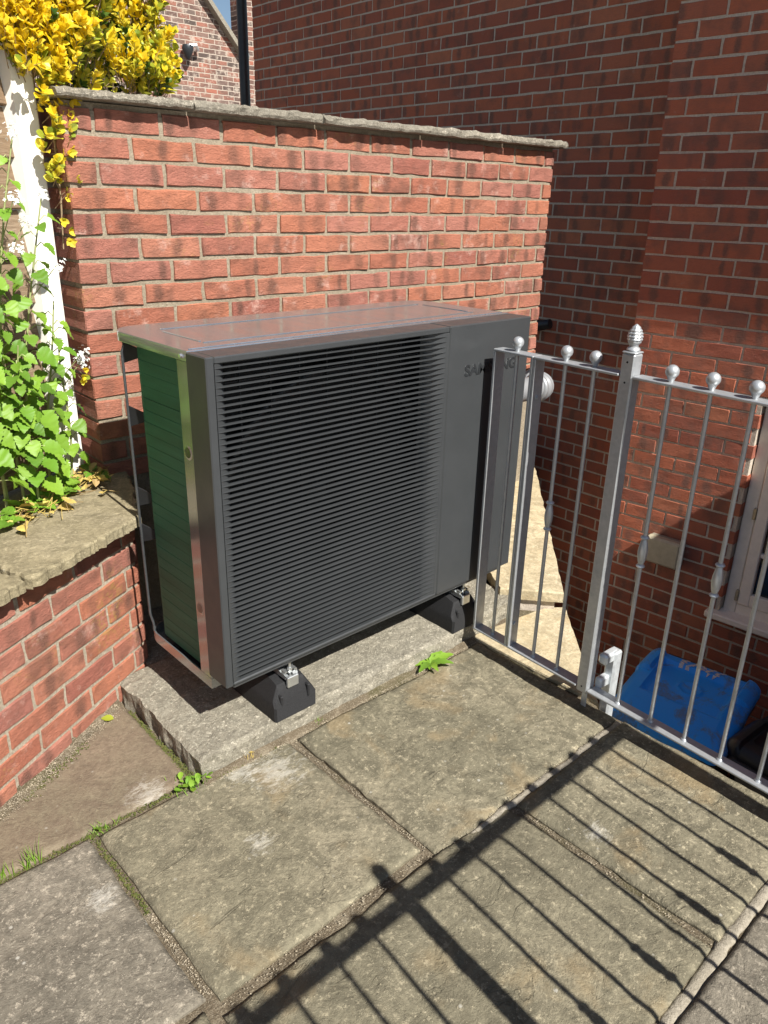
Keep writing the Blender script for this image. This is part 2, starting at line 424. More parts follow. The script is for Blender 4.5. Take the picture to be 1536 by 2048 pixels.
def brick_mesh(L, D, var, mtl, rough):
    k = (round(L, 3), D, var, mtl.name)
    if k not in BRK:
        mb = MB(); v, f, uv = brick_geo(L, D, var*31+int(L*1000), .0618 if rough > 1 else .0645, rough); mb.add(v, f, None, uv)
        BRK[k] = mb.mesh('brick', mtl)
    return BRK[k]
def lay(parent, mtl, origin, th, joints, length, phase, stuff_parent=None, single=None, D=.05, endD=None, holes=(), rough=1.0, jt=.0105, nvar=9, H0=.075):
    """stretcher bond. joints: joint heights from the bottom up; phase(row) -> place of a perpend along the wall"""
    ct, st = math.cos(th), math.sin(th); rest = MB(); cnt = 0
    for r_, (za, zb) in enumerate(zip(joints[:-1], joints[1:])):
        zc = (za+zb)/2; ph = phase(r_) % .225
        cuts = [0.0] + [ph+.225*k for k in range(-1, int(length/.225)+2) if .03 < ph+.225*k < length-.03] + [length]
        pcs = []
        for a, c_ in zip(cuts[:-1], cuts[1:]):
            a2 = a + (jt/2 if a > 0 else 0); c2 = c_ - (jt/2 if c_ < length else 0)
            segs = [(a2, c2)]
            for (h0, h1, z0, z1) in holes:
                if zc > z0 and zc < z1:
                    ns = []
                    for (p_, q_) in segs:
                        if q_ <= h0 or p_ >= h1: ns.append((p_, q_))
                        else:
                            if p_ < h0-.02: ns.append((p_, h0))
                            if q_ > h1+.02: ns.append((h1, q_))
                    segs = ns
            pcs += [s_ for s_ in segs if s_[1]-s_[0] > .025]
        for (a, c_) in pcs:
            L = round(c_-a, 3); s_ = (a+c_)/2
            rr = random.Random(int(s_*1000)+r_*7919)
            x = origin[0]+ct*s_; y = origin[1]+st*s_; out = rr.uniform(-.0016, .0016)*rough
            x += st*out; y -= ct*out
            atend = endD and (a < .001 or c_ > length-.001 or any(abs(a-h[1]) < .002 or abs(c_-h[0]) < .002 for h in holes))
            d_ = endD if atend else D
            mat = Matrix.Translation((x, y, zc+rr.uniform(-.0012, .0012))) @ Matrix.Rotation(th+rr.uniform(-.004, .004), 4, 'Z') @ Matrix.Rotation(rr.uniform(-.006, .006), 4, 'Y')
            if single is None or single(s_, zc):
                obj('brick', brick_mesh(L, d_, rr.randrange(nvar), mtl, rough), parent, mat); cnt += 1
            else:
                v, f, uv = brick_geo(L, d_, rr.randrange(99999), .0618 if rough > 1 else .0645, rough); rest.add(v, f, mat, uv)
    if rest.v:
        o = obj('brickwork', rest.mesh('brickwork', mtl, fix=False), stuff_parent or parent); o['kind'] = 'stuff'
    return cnt

# ---------------- garden wall behind the heat pump
AW = -0.0184; thG = math.atan(AW)
def gy(x): return .9128 + AW*x
gw = empty('garden_wall', (1.3, .97, .6), 'sunlit orange brick garden wall with flat stone coping behind the heat pump', 'wall')
XL, XR = .0927, 2.513
LG = (XR-XL)/math.cos(thG)
core = MB(); Mg = Matrix.Translation((XL, gy(XL), 0)) @ Matrix.Rotation(thG, 4, 'Z')
core.box(.006, LG-.006, .0055, .213, -.3, 1.800, Mg); core.build('mortar_bed', M['gmortar'], gw)
lay(gw, M['gbrick'], (XL, gy(XL)), thG, [1.8143-.075*k for k in range(16, -1, -1)], LG,
    lambda r: (.0985 if r % 2 else .215), D=.05, endD=.212, rough=1.35, jt=.0135, nvar=14)
# coping stones, split front edge
def cop_stone(name, x0, x1, mtl, parent, yf, yb, z0, z1, M_, seed, rough=.006, slope=0.):
    n = max(6, int((x1-x0)/.009)); v = []; f = []
    for i in range(n+1):
        x = x0+(x1-x0)*i/n; a = rough*nz(x, seed, 0, 11, 4); c_ = rough*.9*nz(x, seed, 3, 26, 3); d_ = rough*nz(x, seed, 8, 17, 3)
        pr = [(yf+.020+a*.6, z0), (yf+.004+a*.8, z0+.003+c_*.3), (yf+a, z0+(z1-z0)*.35+c_*.5), (yf+.005+d_*.8, z0+(z1-z0)*.72), (yf+.014+d_, z1-.002+c_*.5), (yf+.04, z1+c_*.2), (yb, z1), (yb, z0)]
        v += [(x, y_, z_+slope*(x-x0)) for y_, z_ in pr]
    k = 8
    for i in range(n):
        for j in range(k): f.append((i*k+j, (i+1)*k+j, (i+1)*k+(j+1) % k, i*k+(j+1) % k))
    f.append(tuple(range(k))); f.append(tuple(reversed(range(n*k, n*k+k))))
    mb = MB(); mb.add(v, f, M_); return mb.build(name, mtl, parent)
for k, (a, c_) in enumerate([(-.02, .42), (.424, .95), (.954, 1.50), (1.504, 2.03), (2.034, LG+.045)]):
    cop_stone('coping_stone', a, c_, M['wallcoping'], gw, -.050, .26, 1.823+(.004 if k == 0 else 0), 1.856+(.002*(k % 2)), Mg, k*3.3+1, .014)
cm = MB(); cm.box(.0, LG-.004, .010, .21, 1.800, 1.824, Mg); cm.build('bedding_mortar', M['gmortar'], gw)

# ---------------- low wall of the raised bed, its coping flags
thL = RAD(28.736); nL = Vector((math.sin(thL), -math.cos(thL))); tL = Vector((math.cos(thL), math.sin(thL)))
def lp(s_, d): q = tL*s_ + nL*(-.499+d); return q      # d outwards from the brick face
lw = empty('raised_bed_wall', (lp(-.4, 0).x, lp(-.4, 0).y, 0), 'low red brick wall of the raised bed beside the concrete plinth', 'wall')
SL0, SL1 = -1.75, .318
o0 = lp(SL0, 0)
lay(lw, M['gbrick'], (o0.x, o0.y), thL, [.439+.0755*k for k in range(-7, 3)], SL1-SL0, lambda r: (.028-SL0 if (r % 2 == 0) else .147-SL0),
    D=.05, endD=.10, rough=1.2, jt=.013, single=lambda s_, z: s_+SL0 > -.85)
cb = MB()
q = [lp(SL0, -.006), lp(SL1-.006, -.006), Vector((.16, .90)), Vector((.13, 1.25)), lp(SL0, -.6)]
cb.prism([(p_.x, p_.y) for p_ in q], -.2, .600); cb.build('mortar_bed', M['lmortar'], lw)
# return face behind the heat pump
c1 = lp(SL1, 0); dv_ = Vector((.165, .90))-c1
lay(lw, M['gbrick'], (c1.x+.004, c1.y+.006), math.atan2(dv_.y, dv_.x), [.439+.0755*k for k in range(-5, 3)], dv_.length, lambda r: .1+.11*(r % 2), D=.02, rough=1.2, jt=.012)
def coping_flag(poly, seed, z1=.645, th=.034): return stone_poly('coping_stone', poly, z1-th, z1, M['coping'], lw, seed, .012, .009)
A_ = lp(.262, .075); B_ = lp(-.205, .070)
coping_flag([(B_.x, B_.y), (A_.x, A_.y), (.175, .905), (.10, 1.16), (lp(-.12, -.42).x, lp(-.12, -.42).y)], 1.)
coping_flag([(lp(-.85, .078).x, lp(-.85, .078).y), (lp(-.214, .055).x, lp(-.214, .055).y), (lp(-.13, -.42).x, lp(-.13, -.42).y), (lp(-.85, -.42).x, lp(-.85, -.42).y)], 2., .640)
coping_flag([(lp(-1.7, .07).x, lp(-1.7, .07).y), (lp(-.86, .07).x, lp(-.86, .07).y), (lp(-.86, -.42).x, lp(-.86, -.42).y), (lp(-1.7, -.42).x, lp(-1.7, -.42).y)], 3., .643)

# soil held by the two walls
sb = MB(); sb.prism([(-2.2, -.1), (-.35, .80), (.12, 1.13), (2.4, 1.08), (2.4, 2.3), (-2.2, 2.3)], YARD, .62); o = sb.build('raised_bed_soil', M['soil']); tag(o, kind='structure')

# ---------------- house: two wall planes, window, eaves
house = empty('house', (3.2, 0, YARD), 'tall shaded red brick house wall with a step in it and a cream window', 'house')
alA = RAD(4.4); nA = Vector((math.cos(alA), math.sin(alA))); cA = nA.x*2.70 + nA.y*.41
def ax(y): return (cA-nA.y*y)/nA.x
def bx_(y): return 3.167 + .012*y
HT = 3.52
wallA = MB(); wallB = MB()
thA = -math.pi/2 + alA; thB = -math.pi/2 - .012
yA0, lenA = .412, 3.2
MA = Matrix.Translation((ax(yA0), yA0, 0)) @ Matrix.Rotation(thA, 4, 'Z')
WIN = (.687, 1.95, -.3785, .7470)          # along the wall, heights
for (s0, s1, z0, z1) in [(.004, WIN[0]-.004, YARD-.1, HT), (WIN[0]-.004, WIN[1]+.004, YARD-.1, WIN[2]-.004), (WIN[0]-.004, WIN[1]+.004, WIN[3]+.004, HT), (WIN[1]+.004, lenA, YARD-.1, HT)]:
    wallA.box(s0, s1, .0042, .45, z0, z1, MA)
wA = wallA.build('wall', M['hmortar'], house)
jA = [1.502+.075*k for k in range(-40, 27)]
lay(wA, M['hbrick'], (ax(yA0), yA0), thA, jA, lenA, lambda r: .1 if r % 2 == 0 else .2165, single=lambda s_, z: (s_ < .98 and -1.2 < z < 2.5), D=.06, endD=.1, holes=(WIN,), rough=.8, nvar=10)
yB0, yB1 = 4.49, .30
MBt = Matrix.Translation((bx_(yB0), yB0, 0)) @ Matrix.Rotation(thB, 4, 'Z')
wallB.box(.004, yB0-yB1, .0042, .45, YARD-.1, HT, MBt)
wB = wallB.build('wall', M['hmortar'], house)
jB = [2.699+.075*k for k in range(-56, 11)]
nB_ = lay(wB, M['hbrick'], (bx_(yB0), yB0), thB, jB, yB0-yB1, lambda r: .238 if r % 2 == 0 else .36, single=lambda s_, z: (s_ > 3.02 and 1.02 < z < 2.42), D=.05, endD=.2, rough=.7, nvar=10)
# eaves board and gutter far above the picture
ev = MB(); ev.box(-.05, lenA, -.35, .5, HT, HT+.18, MA); ev.build('eaves', simple('eaves_paint', (.7,.68,.62), .6), house)
ev = MB(); ev.box(-.05, yB0-.4, -.35, .5, HT, HT+.18, MBt); ev.build('eaves', M['hmortar'], house)
# added brick block out of frame, shades the lower house wall and bin
shade_mb = MB(); shade_mb.box(1.92, 3.15, -1.30, .2, YARD-.05, 1.64, MA)
t = NT('texture_brick'); p = t.n('ShaderNodeTexCoord').outputs['Object']
mp = t.n('ShaderNodeMapping', {'Vector': p, 'Rotation': (RAD(90), 0, 0)}).outputs[0]
bt = t.n('ShaderNodeTexBrick', {'Vector': mp, 'Color1': (.30,.085,.045,1), 'Color2': (.22,.065,.045,1), 'Mortar': (.3,.26,.22,1), 'Scale': 1.0, 'Mortar Size': .005, 'Brick Width': .225, 'Row Height': .075})
M['texbrick'] = t.done(bt.outputs[0], .9, 0, t.bump(t.math('MULTIPLY', bt.outputs[1], -1), .4, .01))
o = shade_mb.build('shade_block', M['texbrick']); tag(o, 'added low brick block out of view, shading the house wall and bin', 'shade_block')

# window
cream = simple('cream_paint', (.84,.76,.65), .45, 0, 25, .06, .05)
t = NT('window_glass'); p = t.pos()
M['glass'] = t.done((.035,.04,.045), .04, 0, t.bump(t.noise(3, 2, .5, p), .02, .01), .8, **{'Transmission Weight': .55})
win = MB(); w0, w1, z0, z1 = WIN
F = .062
for (a, c_, e, g, d0, d1) in [(w0, w0+F, z0, z1, .045, .13), (w1-F, w1, z0, z1, .045, .13), (w0+F, w1-F, z1-F, z1, .045, .13), (w0+F, w1-F, z0, z0+F, .045, .13)]:
    win.box(a+.001, c_-.001, d0, d1, e+.001, g-.001, MA, .004)
wino = win.build('window', cream, house)
sash = MB()
for (sa, sb_) in ((w0+F+.003, (w0+w1)/2-.003), ((w0+w1)/2+.003, w1-F-.003)):
    G = .058; e, g = z0+F+.003, z1-F-.003
    for (a, c_, zz0, zz1) in [(sa, sa+G, e, g), (sb_-G, sb_, e, g), (sa+G, sb_-G, g-G, g), (sa+G, sb_-G, e, e+G*1.15)]:
        sash.box(a, c_, .034, .085, zz0, zz1, MA, .005)
    hh = (g-G-(e+G*1.15))/4
    for k in (1, 2, 3):
        zc = e+G*1.15+hh*k; sash.box(sa+G, sb_-G, .044, .078, zc-.011, zc+.011, MA, .003)
sash.build('sash', cream, wino)
for (sa, sb_) in ((w0+F+.06, (w0+w1)/2-.06), ((w0+w1)/2+.06, w1-F-.06)):
    e, g = z0+F+.066, z1-F-.06; hh = (g-e)/4
    for k in range(4):
        gl = MB(); gl.box(sa-.003, sb_+.003, .062, .066, e+hh*k, e+hh*(k+1)-.004, MA); gl.build('pane', M['glass'], wino)
sl_ = MB(); sl_.box(w0-.06, w1+.06, -.045, .10, z0-.030, z0+.006, MA, .006); sl_.build('sill', cream, wino)
brass = simple('hinge_brass', (.42,.36,.25), .4, .6)
for zc in (.58, .18, -.27):
    hg = MB(); hg.box(w0+F-.012, w0+F+.004, .029, .046, zc-.03, zc+.03, MA, .002); hg.build('hinge', brass, wino)
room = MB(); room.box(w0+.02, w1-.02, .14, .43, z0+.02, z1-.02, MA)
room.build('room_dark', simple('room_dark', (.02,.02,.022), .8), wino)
tb = MB(); tb.box(w0+.14, w0+.55, .09, .135, z0+.13, z0+.40, MA, .01)
tub = tb.build('plastic_tub', simple('tub_plastic', (.45,.50,.52), .35)); tag(tub, 'pale grey plastic tub with blue lid behind the lowest window panes', 'tub')
tb = MB(); tb.box(w0+.13, w0+.56, .088, .137, z0+.40, z0+.43, MA, .006); tb.build('lid', simple('tub_lid', (.02,.06,.16), .35), tub)

# bulkhead light on the house wall
lt = empty('wall_light', (ax(.05), .05, -.12), 'small beige bulkhead light fixed to the house wall above the blue bin', 'light')
lb = MB(); s0 = .412-.142; s1 = .412+.050
lb.box(s0+.004, s1-.004, -.030, .002, -.188, -.052, MA, .006); lb.build('base', simple('light_base', (.26,.235,.18), .5), lt)
lb = MB(); lb.box(s0, s1, -.082, -.0305, -.194, -.046, MA, .012); lb.build('cover', simple('light_cover', (.40,.36,.26), .4, 0, 30, .12), lt)

# ------------------------------------------------------------------ far background: old gabled house, pier, drainpipe
t = NT('old_brick'); p = t.pos()
mp = t.n('ShaderNodeMapping', {'Vector': t.n('ShaderNodeTexCoord').outputs['Object'], 'Rotation': (RAD(90), 0, 0)}).outputs[0]
wobv = t.n('ShaderNodeVectorMath', {0: mp, 1: t.n('ShaderNodeVectorMath', {0: t.noise(5, 3, .6, p, out='Color'), 'Scale': .022}, operation='SCALE').outputs[0]}, operation='ADD').outputs[0]
bt = t.n('ShaderNodeTexBrick', {'Vector': wobv, 'Color1': (0, 0, 0, 1), 'Color2': (1, 1, 1, 1), 'Mortar': (.5,.5,.5,1), 'Scale': 1.0, 'Mortar Size': .009, 'Mortar Smooth': .3, 'Brick Width': .235, 'Row Height': .078, 'Bias': 0.0})
cc = t.ramp(bt.outputs[0], [(0, (.09,.07,.06)), (.3, (.17,.10,.08)), (.55, (.23,.125,.095)), (.8, (.33,.125,.085)), (1, (.16,.14,.12))])
cc = t.mix(t.step(t.noise(1.5, 5, .65, p), .48, .66, 0, .75), cc, (.10,.075,.065))
cc = t.mix(t.step(t.noise(7, 5, .75, p), .50, .64, 0, .8), cc, (.46,.38,.31))
cc = t.mix(bt.outputs[1], cc, (.46,.38,.31))
M['oldbrick'] = t.done(cc, .95, 0, t.bump(t.math('SUBTRACT', t.noise(30, 5, .7, p), bt.outputs[1]), .8, .02), .2)
old = empty('gabled_house', (5.5, 13, YARD), 'old weathered brick gable with sloping stone verge beyond the garden wall', 'house')
gb = MB()
poly = [(-1.0, YARD), (8.06, YARD), (8.06, 3.90), (3.4, 9.01), (-1.0, 4.3)]
v = [(x, 12.0, z_) for x, z_ in poly] + [(x, 18.0, z_) for x, z_ in poly]; n = len(poly)
gb.add(v, [tuple(range(n)), tuple(range(n, 2*n))] + [(i, (i+1) % n, n+(i+1) % n, n+i) for i in range(n)]); gb.build('gable_wall', M['oldbrick'], old)
vg = MB(); a = Vector((8.09, 11.9, 3.87)); c_ = Vector((3.4, 11.9, 9.01)); dr = (c_-a).normalized(); up_ = Vector((dr.z, 0, -dr.x))
for (d0, d1, y0, y1, nm, mt_) in [(.0, .07, 11.86, 12.3, 'verge_stone', 'wallcoping'), (.07, .11, 11.93, 18.1, 'roof', 'tile')]:
    if mt_ == 'tile': M['tile'] = simple('roof_tile', (.16,.09,.07), .9, 0, 20, .3, .3)
    vv = []
    for y_ in (y0, y1):
        for (q, d_) in ((a, d0), (c_, d0), (c_, d1), (a, d1)):
            w_ = q + up_*d_; vv.append((w_.x, y_, w_.z))
    mb = MB(); mb.add(vv, [(0,1,2,3), (4,5,6,7), (0,1,5,4), (1,2,6,5), (2,3,7,6), (3,0,4,7)]); mb.build(nm, M[mt_], old)
# the metal lamp on the gable
lg = empty('gable_lamp', (6.9, 11.9, 3.9), 'small dark lamp with a silver bracket on the old gable', 'lamp')
mb = MB(); mb.lathe([(.0, -.16), (.03, -.14), (.085, -.04), (.10, .02), (.085, .07), (.0, .09)], (6.88, 11.86, 3.90), 14); smooth_angle(mb.build('lamp_head', simple('dark_metal', (.03,.035,.04), .4, .3), lg))
mb = MB(); mb.tube([(6.90, 11.86, 3.96), (7.02, 11.83, 3.98), (7.10, 11.90, 3.93), (7.10, 12.02, 3.93)], .032, 8); smooth_angle(mb.build('bracket', simple('silver_metal', (.6,.62,.64), .3, .7), lg))
# narrow pier of the neighbouring building behind the drainpipe
pr = MB(); pr.box(8.062, 8.46, 12.02, 12.3, YARD, 9.); pr.build('pier_tmp', M['oldbrick'])
o = bpy.data.objects['pier_tmp']; o.name = 'neighbour_pier'; WM[o.name] = Matrix.Identity(4); tag(o, 'narrow dark old brick pier behind the black drainpipe', 'wall')
gtr = MB(); gtr.tube([(8.00, 11.94, 3.95), (8.14, 11.94, 3.95)], .085, 10); gtr.build('gutter_end', simple('gutter_grey', (.2,.21,.2), .5), o)
dp = empty('drainpipe', (3.39, 4.9, YARD), 'tall black drainpipe standing at the far end of the shaded house wall', 'drainpipe')
blackpl = simple('black_plastic', (.016,.017,.02), .38, 0, 40, .2, .1)
mb = MB(); mb.tube([(3.395, 4.9, YARD), (3.395, 4.9, 5.0)], .046, 16); smooth_angle(mb.build('pipe', blackpl, dp))
for zc in (1.2, 3.4):
    mb = MB(); mb.tube([(3.395, 4.9, zc-.05), (3.395, 4.9, zc+.05)], .054, 16); smooth_angle(mb.build('collar', blackpl, dp))

# ------------------------------------------------------------------ timber fence and white post on the raised bed
t = NT('weathered_timber'); p = t.objc()
g = t.noise(9, 6, .7, t.vscale(p, (1.2, 8, 14)), 1.0); r = t.rnd()
c = t.ramp(g, [(.3, (.14,.095,.06)), (.55, (.27,.20,.135)), (.75, (.38,.31,.23))])
c = t.mix(t.math('MULTIPLY', r, .5), c, (.17,.10,.05))
M['timber'] = t.done(c, .9, 0, t.bump(g, .5, .006), .2)
fence = empty('timber_fence', (-.5, .68, .62), 'weathered brown timber fence panel behind the leafy weeds', 'fence')
fo = Vector((.0, 1.055)); thF = thL + math.pi
for k in range(13):
    z0 = .66+k*.143
    mb = MB(); mb.box(-.045, 1.8, -.011, .011, -.070, .0705, None, .003)
    obj('plank', mb.mesh('plank', M['timber']), fence, Matrix.Translation((fo.x-.035, fo.y-.02, z0+.068)) @ Matrix.Rotation(thF, 4, 'Z') @ Matrix.Rotation(RAD(8), 4, 'X'))
for d in (.55, 1.35):
    mb = MB(); mb.box(-.03, .03, -.06, -.02, -.1, 1.9, None, .004)
    obj('batten', mb.mesh('batten', M['timber']), fence, Matrix.Translation((fo.x-d*tL.x, fo.y-d*tL.y, .65)) @ Matrix.Rotation(thF, 4, 'Z'))
t = NT('white_post_paint'); p = t.pos()
c = t.mix(t.step(t.noise(8, 5, .65, p), .5, .75, 0, .3), (.80,.775,.70), (.60,.56,.47))
M['white'] = t.done(c, .55, 0, t.bump(t.noise(60, 4, .6, p), .12, .003), .35)
pp = [(-.047, -.012), (-.012, -.050), (.047, -.050), (.050, -.047), (.050, .05), (-.047, .05)]
mb = MB(); mb.prism(pp, .0, 2.1); po = mb.mesh('fence_post', M['white'])
o = obj('fence_post', po, None, Matrix.Translation((.018, 1.045, .640)) @ Matrix.Rotation(RAD(-12), 4, 'Z')); tag(o, 'white painted fence post standing at the left end of the garden wall', 'post')

# ------------------------------------------------------------------ plinth
pl = empty('concrete_plinth', (.5, .35, 0), 'pale weathered concrete plinth carrying the heat pump', 'plinth')
def rough_block(name, x0, x1, y0, y1, z0, z1, mtl, parent, seed, amp=.008, res=.014, bev=.012, sides='f'):
    nx = max(3, int((x1-x0)/res)); ny = max(3, int((y1-y0)/res)); nh = 4; v = []; f = []; W_ = nx+1
    def dz(x, y):
        e = min(x-x0, x1-x, y-y0, y1-y); d = 0
        if e < bev: d = (bev - math.sqrt(max(0, bev*bev-(bev-e)**2)))*(.75+.5*nz(x, y, seed, 9, 2))
        return z1 - d + amp*.55*nz(x, y, seed, 10, 4) + amp*.25*nz(x, y, seed, 40, 2)
    for j in range(ny+1):
        for i in range(nx+1):
            x = x0+(x1-x0)*i/nx; y = y0+(y1-y0)*j/ny
            if j in (0, ny): y += amp*.9*nz(x, seed, 2, 9, 3)
            if i in (0, nx): x += amp*.9*nz(y, seed, 4, 9, 3)
            v.append((x, y, min(z1+amp, dz(min(max(x, x0), x1), min(max(y, y0), y1)))))
    for j in range(ny):
        for i in range(nx): f.append((j*W_+i, j*W_+i+1, (j+1)*W_+i+1, (j+1)*W_+i))
    ring = [i for i in range(nx+1)] + [j*W_+nx for j in range(1, ny+1)] + [ny*W_+i for i in range(nx-1, -1, -1)] + [j*W_ for j in range(ny-1, 0, -1)]
    n = len(ring); prev = ring
    for h in range(1, nh+1):
        base = len(v)
        for k in ring:
            x, y, zt = v[k]; zz = zt+(z0-zt)*h/nh; a = amp*1.3*nz(x*1.0, y*1.0, zz+seed, 18, 3)
            nxx = -1 if k % W_ == 0 else (1 if k % W_ == nx else 0); nyy = -1 if k < W_ else (1 if k >= ny*W_ else 0)
            v.append((x+nxx*a, y+nyy*a, zz))
        cur = list(range(base, base+n))
        for k in range(n): f.append((prev[k], cur[k], cur[(k+1) % n], prev[(k+1) % n]))
        prev = cur
    f.append(tuple(prev))
    mb = MB(); mb.add(v, f); o = mb.build(name, mtl, parent)
    return o
rough_block('plinth_block', -.094, 1.10, .006, .56, -.03, .066, M['plinth'], pl, 2.2)
rough_block('plinth_block', 1.108, 1.40, .03, .52, -.03, .062, M['plinth'], pl, 8.2)
rough_block('plinth_block', .03, 2.3, .57, .93, -.03, .063, M['plinth'], pl, 5.2, res=.04)
pe = MB(); pe.prism([(1.1, .05), (2.7, 1.0), (2.3, 1.1), (1.1, .9)], -.4, .06); pe.build('footing', M['sand'], pl)

# ------------------------------------------------------------------ heat pump
t = NT('dark_grey_plastic'); p = t.pos()
M['plastic'] = t.done(t.ramp(t.noise(5, 4, .6, p), [(.35, (.040,.043,.045)), (.7, (.047,.050,.052))]), t.step(t.noise(14, 5, .7, p), .3, .7, .30, .42), 0, t.bump(t.noise(900, 2, .5, p), .12, .0006), .5)
M['inner'] = simple('black_inside', (.006,.007,.008), .7)
t = NT('polished_grey_steel'); p = t.pos()
stv = t.noise(2, 2, .5, t.vscale(p, (9, .8, 2)))
M['steel'] = t.done((.42,.435,.455), t.step(stv, .3, .7, .14, .25), .80, t.bump(t.noise(2.5, 1, .4, p), .04, .01), .5)
M['bluefilm'] = simple('film_edge', (.30,.33,.38), .25, .7)
hp = empty('heat_pump', (.63, .28, .215), 'large dark grey louvred heat pump standing on black rubber feet', 'heat pump')
PW, PH, PD = 1.27, .94, .553
def P(x): return x
ff = MB()
ff.box(.0, .024, .0, .095, Z, Z+PH, None, .003)
ff.box(.0241, .8605, .0, .095, Z+.9215, Z+PH-.0005, None, .003)
ff.box(.0241, .8605, .0, .095, Z+.0005, Z+.0105, None, .003)
ff.box(.848, .8608, .0005, .095, Z+.0107, Z+.9213, None, .001)
for rp_ in ([(.0242, .001), (.040, .0045), (.052, .012), (.060, .022), (.064, .036)], [(.848, .0015), (.822, .006), (.796, .014), (.777, .023), (.766, .036)]):
    n = len(rp_); ff.add([(x, y, Z+.01) for x, y in rp_] + [(x, y, Z+.922) for x, y in rp_], [(i, i+1, n+i+1, n+i) for i in range(n-1)])
smooth_angle(ff.build('front_frame', M['plastic'], hp), 30)
sm = MB()
prof = [(.0005, -.0009), (.0005, .0006), (.004, .0012), (.022, .0012), (.022, -.0012), (.005, -.0012)]
x0, x1 = .0242, .8478
sm.add([(x0, a, c_) for a, c_ in prof] + [(x1, a, c_) for a, c_ in prof], [tuple(range(6)), tuple(range(6, 12))] + [(i, (i+1) % 6, 6+(i+1) % 6, 6+i) for i in range(6)])
sme = sm.mesh('slat', M['plastic'])
for k in range(56): obj('slat', sme, hp, Matrix.Translation((0, 0, Z+.911-.01608*k)))
gd = MB()
for k in range(8): gd.box(.115+.095*k, .119+.095*k, .038, .042, Z+.012, Z+.921)
for k in range(9): gd.box(.07, .77, .0425, .0455, Z+.06+.1*k, Z+.063+.1*k)
gd.build('guard_grid', simple('guard_grey', (.02,.022,.024), .5), hp)
fan = MB(); fc = Vector((.44, .16, Z+.47))
for k in range(3):
    a0 = k*2*math.pi/3+.4; v = []; f = []
    for i in range(9):
        for j, rr_ in enumerate((.06, .17, .28, .36)):
            an = a0+i/8*1.5+(.12*j); v.append((fc.x+rr_*math.cos(an), fc.y-.05+.09*i/8+.01*j, fc.z+rr_*math.sin(an)))
    for i in range(8):
        for j in range(3): f.append((i*4+j, i*4+j+1, (i+1)*4+j+1, (i+1)*4+j))
    fan.add(v, f)
fan.tube([(fc.x, .09, fc.z), (fc.x, .2, fc.z)], .07, 20)
fan.build('fan', simple('fan_grey', (.035,.037,.04), .45), hp, True)
rg = MB(); v = []; f = []; n = 48
for i in range(n):
    a = 2*math.pi*i/n
    for (r_, y_) in ((.365, .052), (.385, .046), (.40, .052), (.40, .12)): v.append((fc.x+r_*math.cos(a), y_, fc.z+r_*math.sin(a)))
for i in range(n):
    for j in range(3): f.append((i*4+j, i*4+j+1, ((i+1) % n)*4+j+1, ((i+1) % n)*4+j))
rg.add(v, f); rg.build('fan_ring', simple('ring_grey', (.012,.013,.014), .4), hp, True)
bd = MB(); bd.box(.068, .845, .26, .27, Z+.0, Z+.92); bd.box(.060, .0665, .035, .26, Z, Z+.92); bd.box(.766, .846, .035, .26, Z, Z+.92)
bd.build('inner_shroud', M['inner'], hp)
rp = MB(); rp.box(.8632, PW, .0, .095, Z, Z+PH, None, .0035); rpo = smooth_angle(rp.build('right_panel', M['plastic'], hp), 30)
cv = bpy.data.curves.new('lettering', 'FONT'); cv.body = 'SAMSUNG'; cv.size = 1.0; cv.extrude = .02; cv.bevel_depth = .006; cv.offset = .028
to = bpy.data.objects.new('tmp_text', cv); COL.objects.link(to)
me = bpy.data.meshes.new_from_object(to.evaluated_get(bpy.context.evaluated_depsgraph_get())); bpy.data.objects.remove(to)
xs = [v_.co.x for v_ in me.vertices]; ys = [v_.co.y for v_ in me.vertices]; W0, W1, H0, H1 = min(xs), max(xs), min(ys), max(ys)
for v_ in me.vertices:
    v_.co = Vector((.940+(v_.co.x-W0)/(W1-W0)*.267, -.0012*(v_.co.z/.026)-.0002, Z+.7725+(v_.co.y-H0)/(H1-H0)*.0385))
me.name = 'lettering'; me.materials.clear(); me.materials.append(simple('letter_grey', (.026,.028,.030), .28)); obj('lettering', me, rpo)
# polished top cover with chamfered back corners, skirt and pressed ribs
def outline(x0, x1, y0, y1, c_, seg=5, back_only=True):
    pts = [(x0, y0), (x1, y0)]
    for (cx_, cy_, a0) in ((x1-c_, y1-c_, 0), (x0+c_, y1-c_, 90)):
        for i in range(seg+1):
            a = RAD(a0+90*i/seg); pts.append((cx_+c_*math.cos(a), cy_+c_*math.sin(a)))
    return pts
ol = outline(.004, PW-.004, .0955, PD, .09, 6); n = len(ol)
tc = MB(); v = []
cx_ = (PW/2, .32)
for (dz, sc_) in ((-.027, 1.0), (-.003, 1.0), (.0, .9965)):
    for (x, y) in ol: v.append((cx_[0]+(x-cx_[0])*sc_, cx_[1]+(y-cx_[1])*(sc_ if sc_ == 1 else .992), Z+PH+.0015+dz))
f = [tuple(range(2*n, 3*n))] + [(r_*n+i, r_*n+(i+1) % n, (r_+1)*n+(i+1) % n, (r_+1)*n+i) for r_ in range(2) for i in range(n)]
tc.add(v, f); tco = smooth_angle(tc.build('top_cover', M['steel'], hp), 40)
zt = Z+PH+.0015
for (a, c_, e, g) in [(.115, 1.16, .435, .443), (.10, 1.17, .175, .183), (.10, .108, .20, .40), (1.162, 1.17, .20, .42), (.02, 1.25, .112, .117)]:
    rbm = MB(); rbm.box(a, c_, e, g, zt-.001, zt+.0022, None, .0015); rbm.build('pressed_rib', M['bluefilm'] if g-e < .006 else M['steel'], tco)
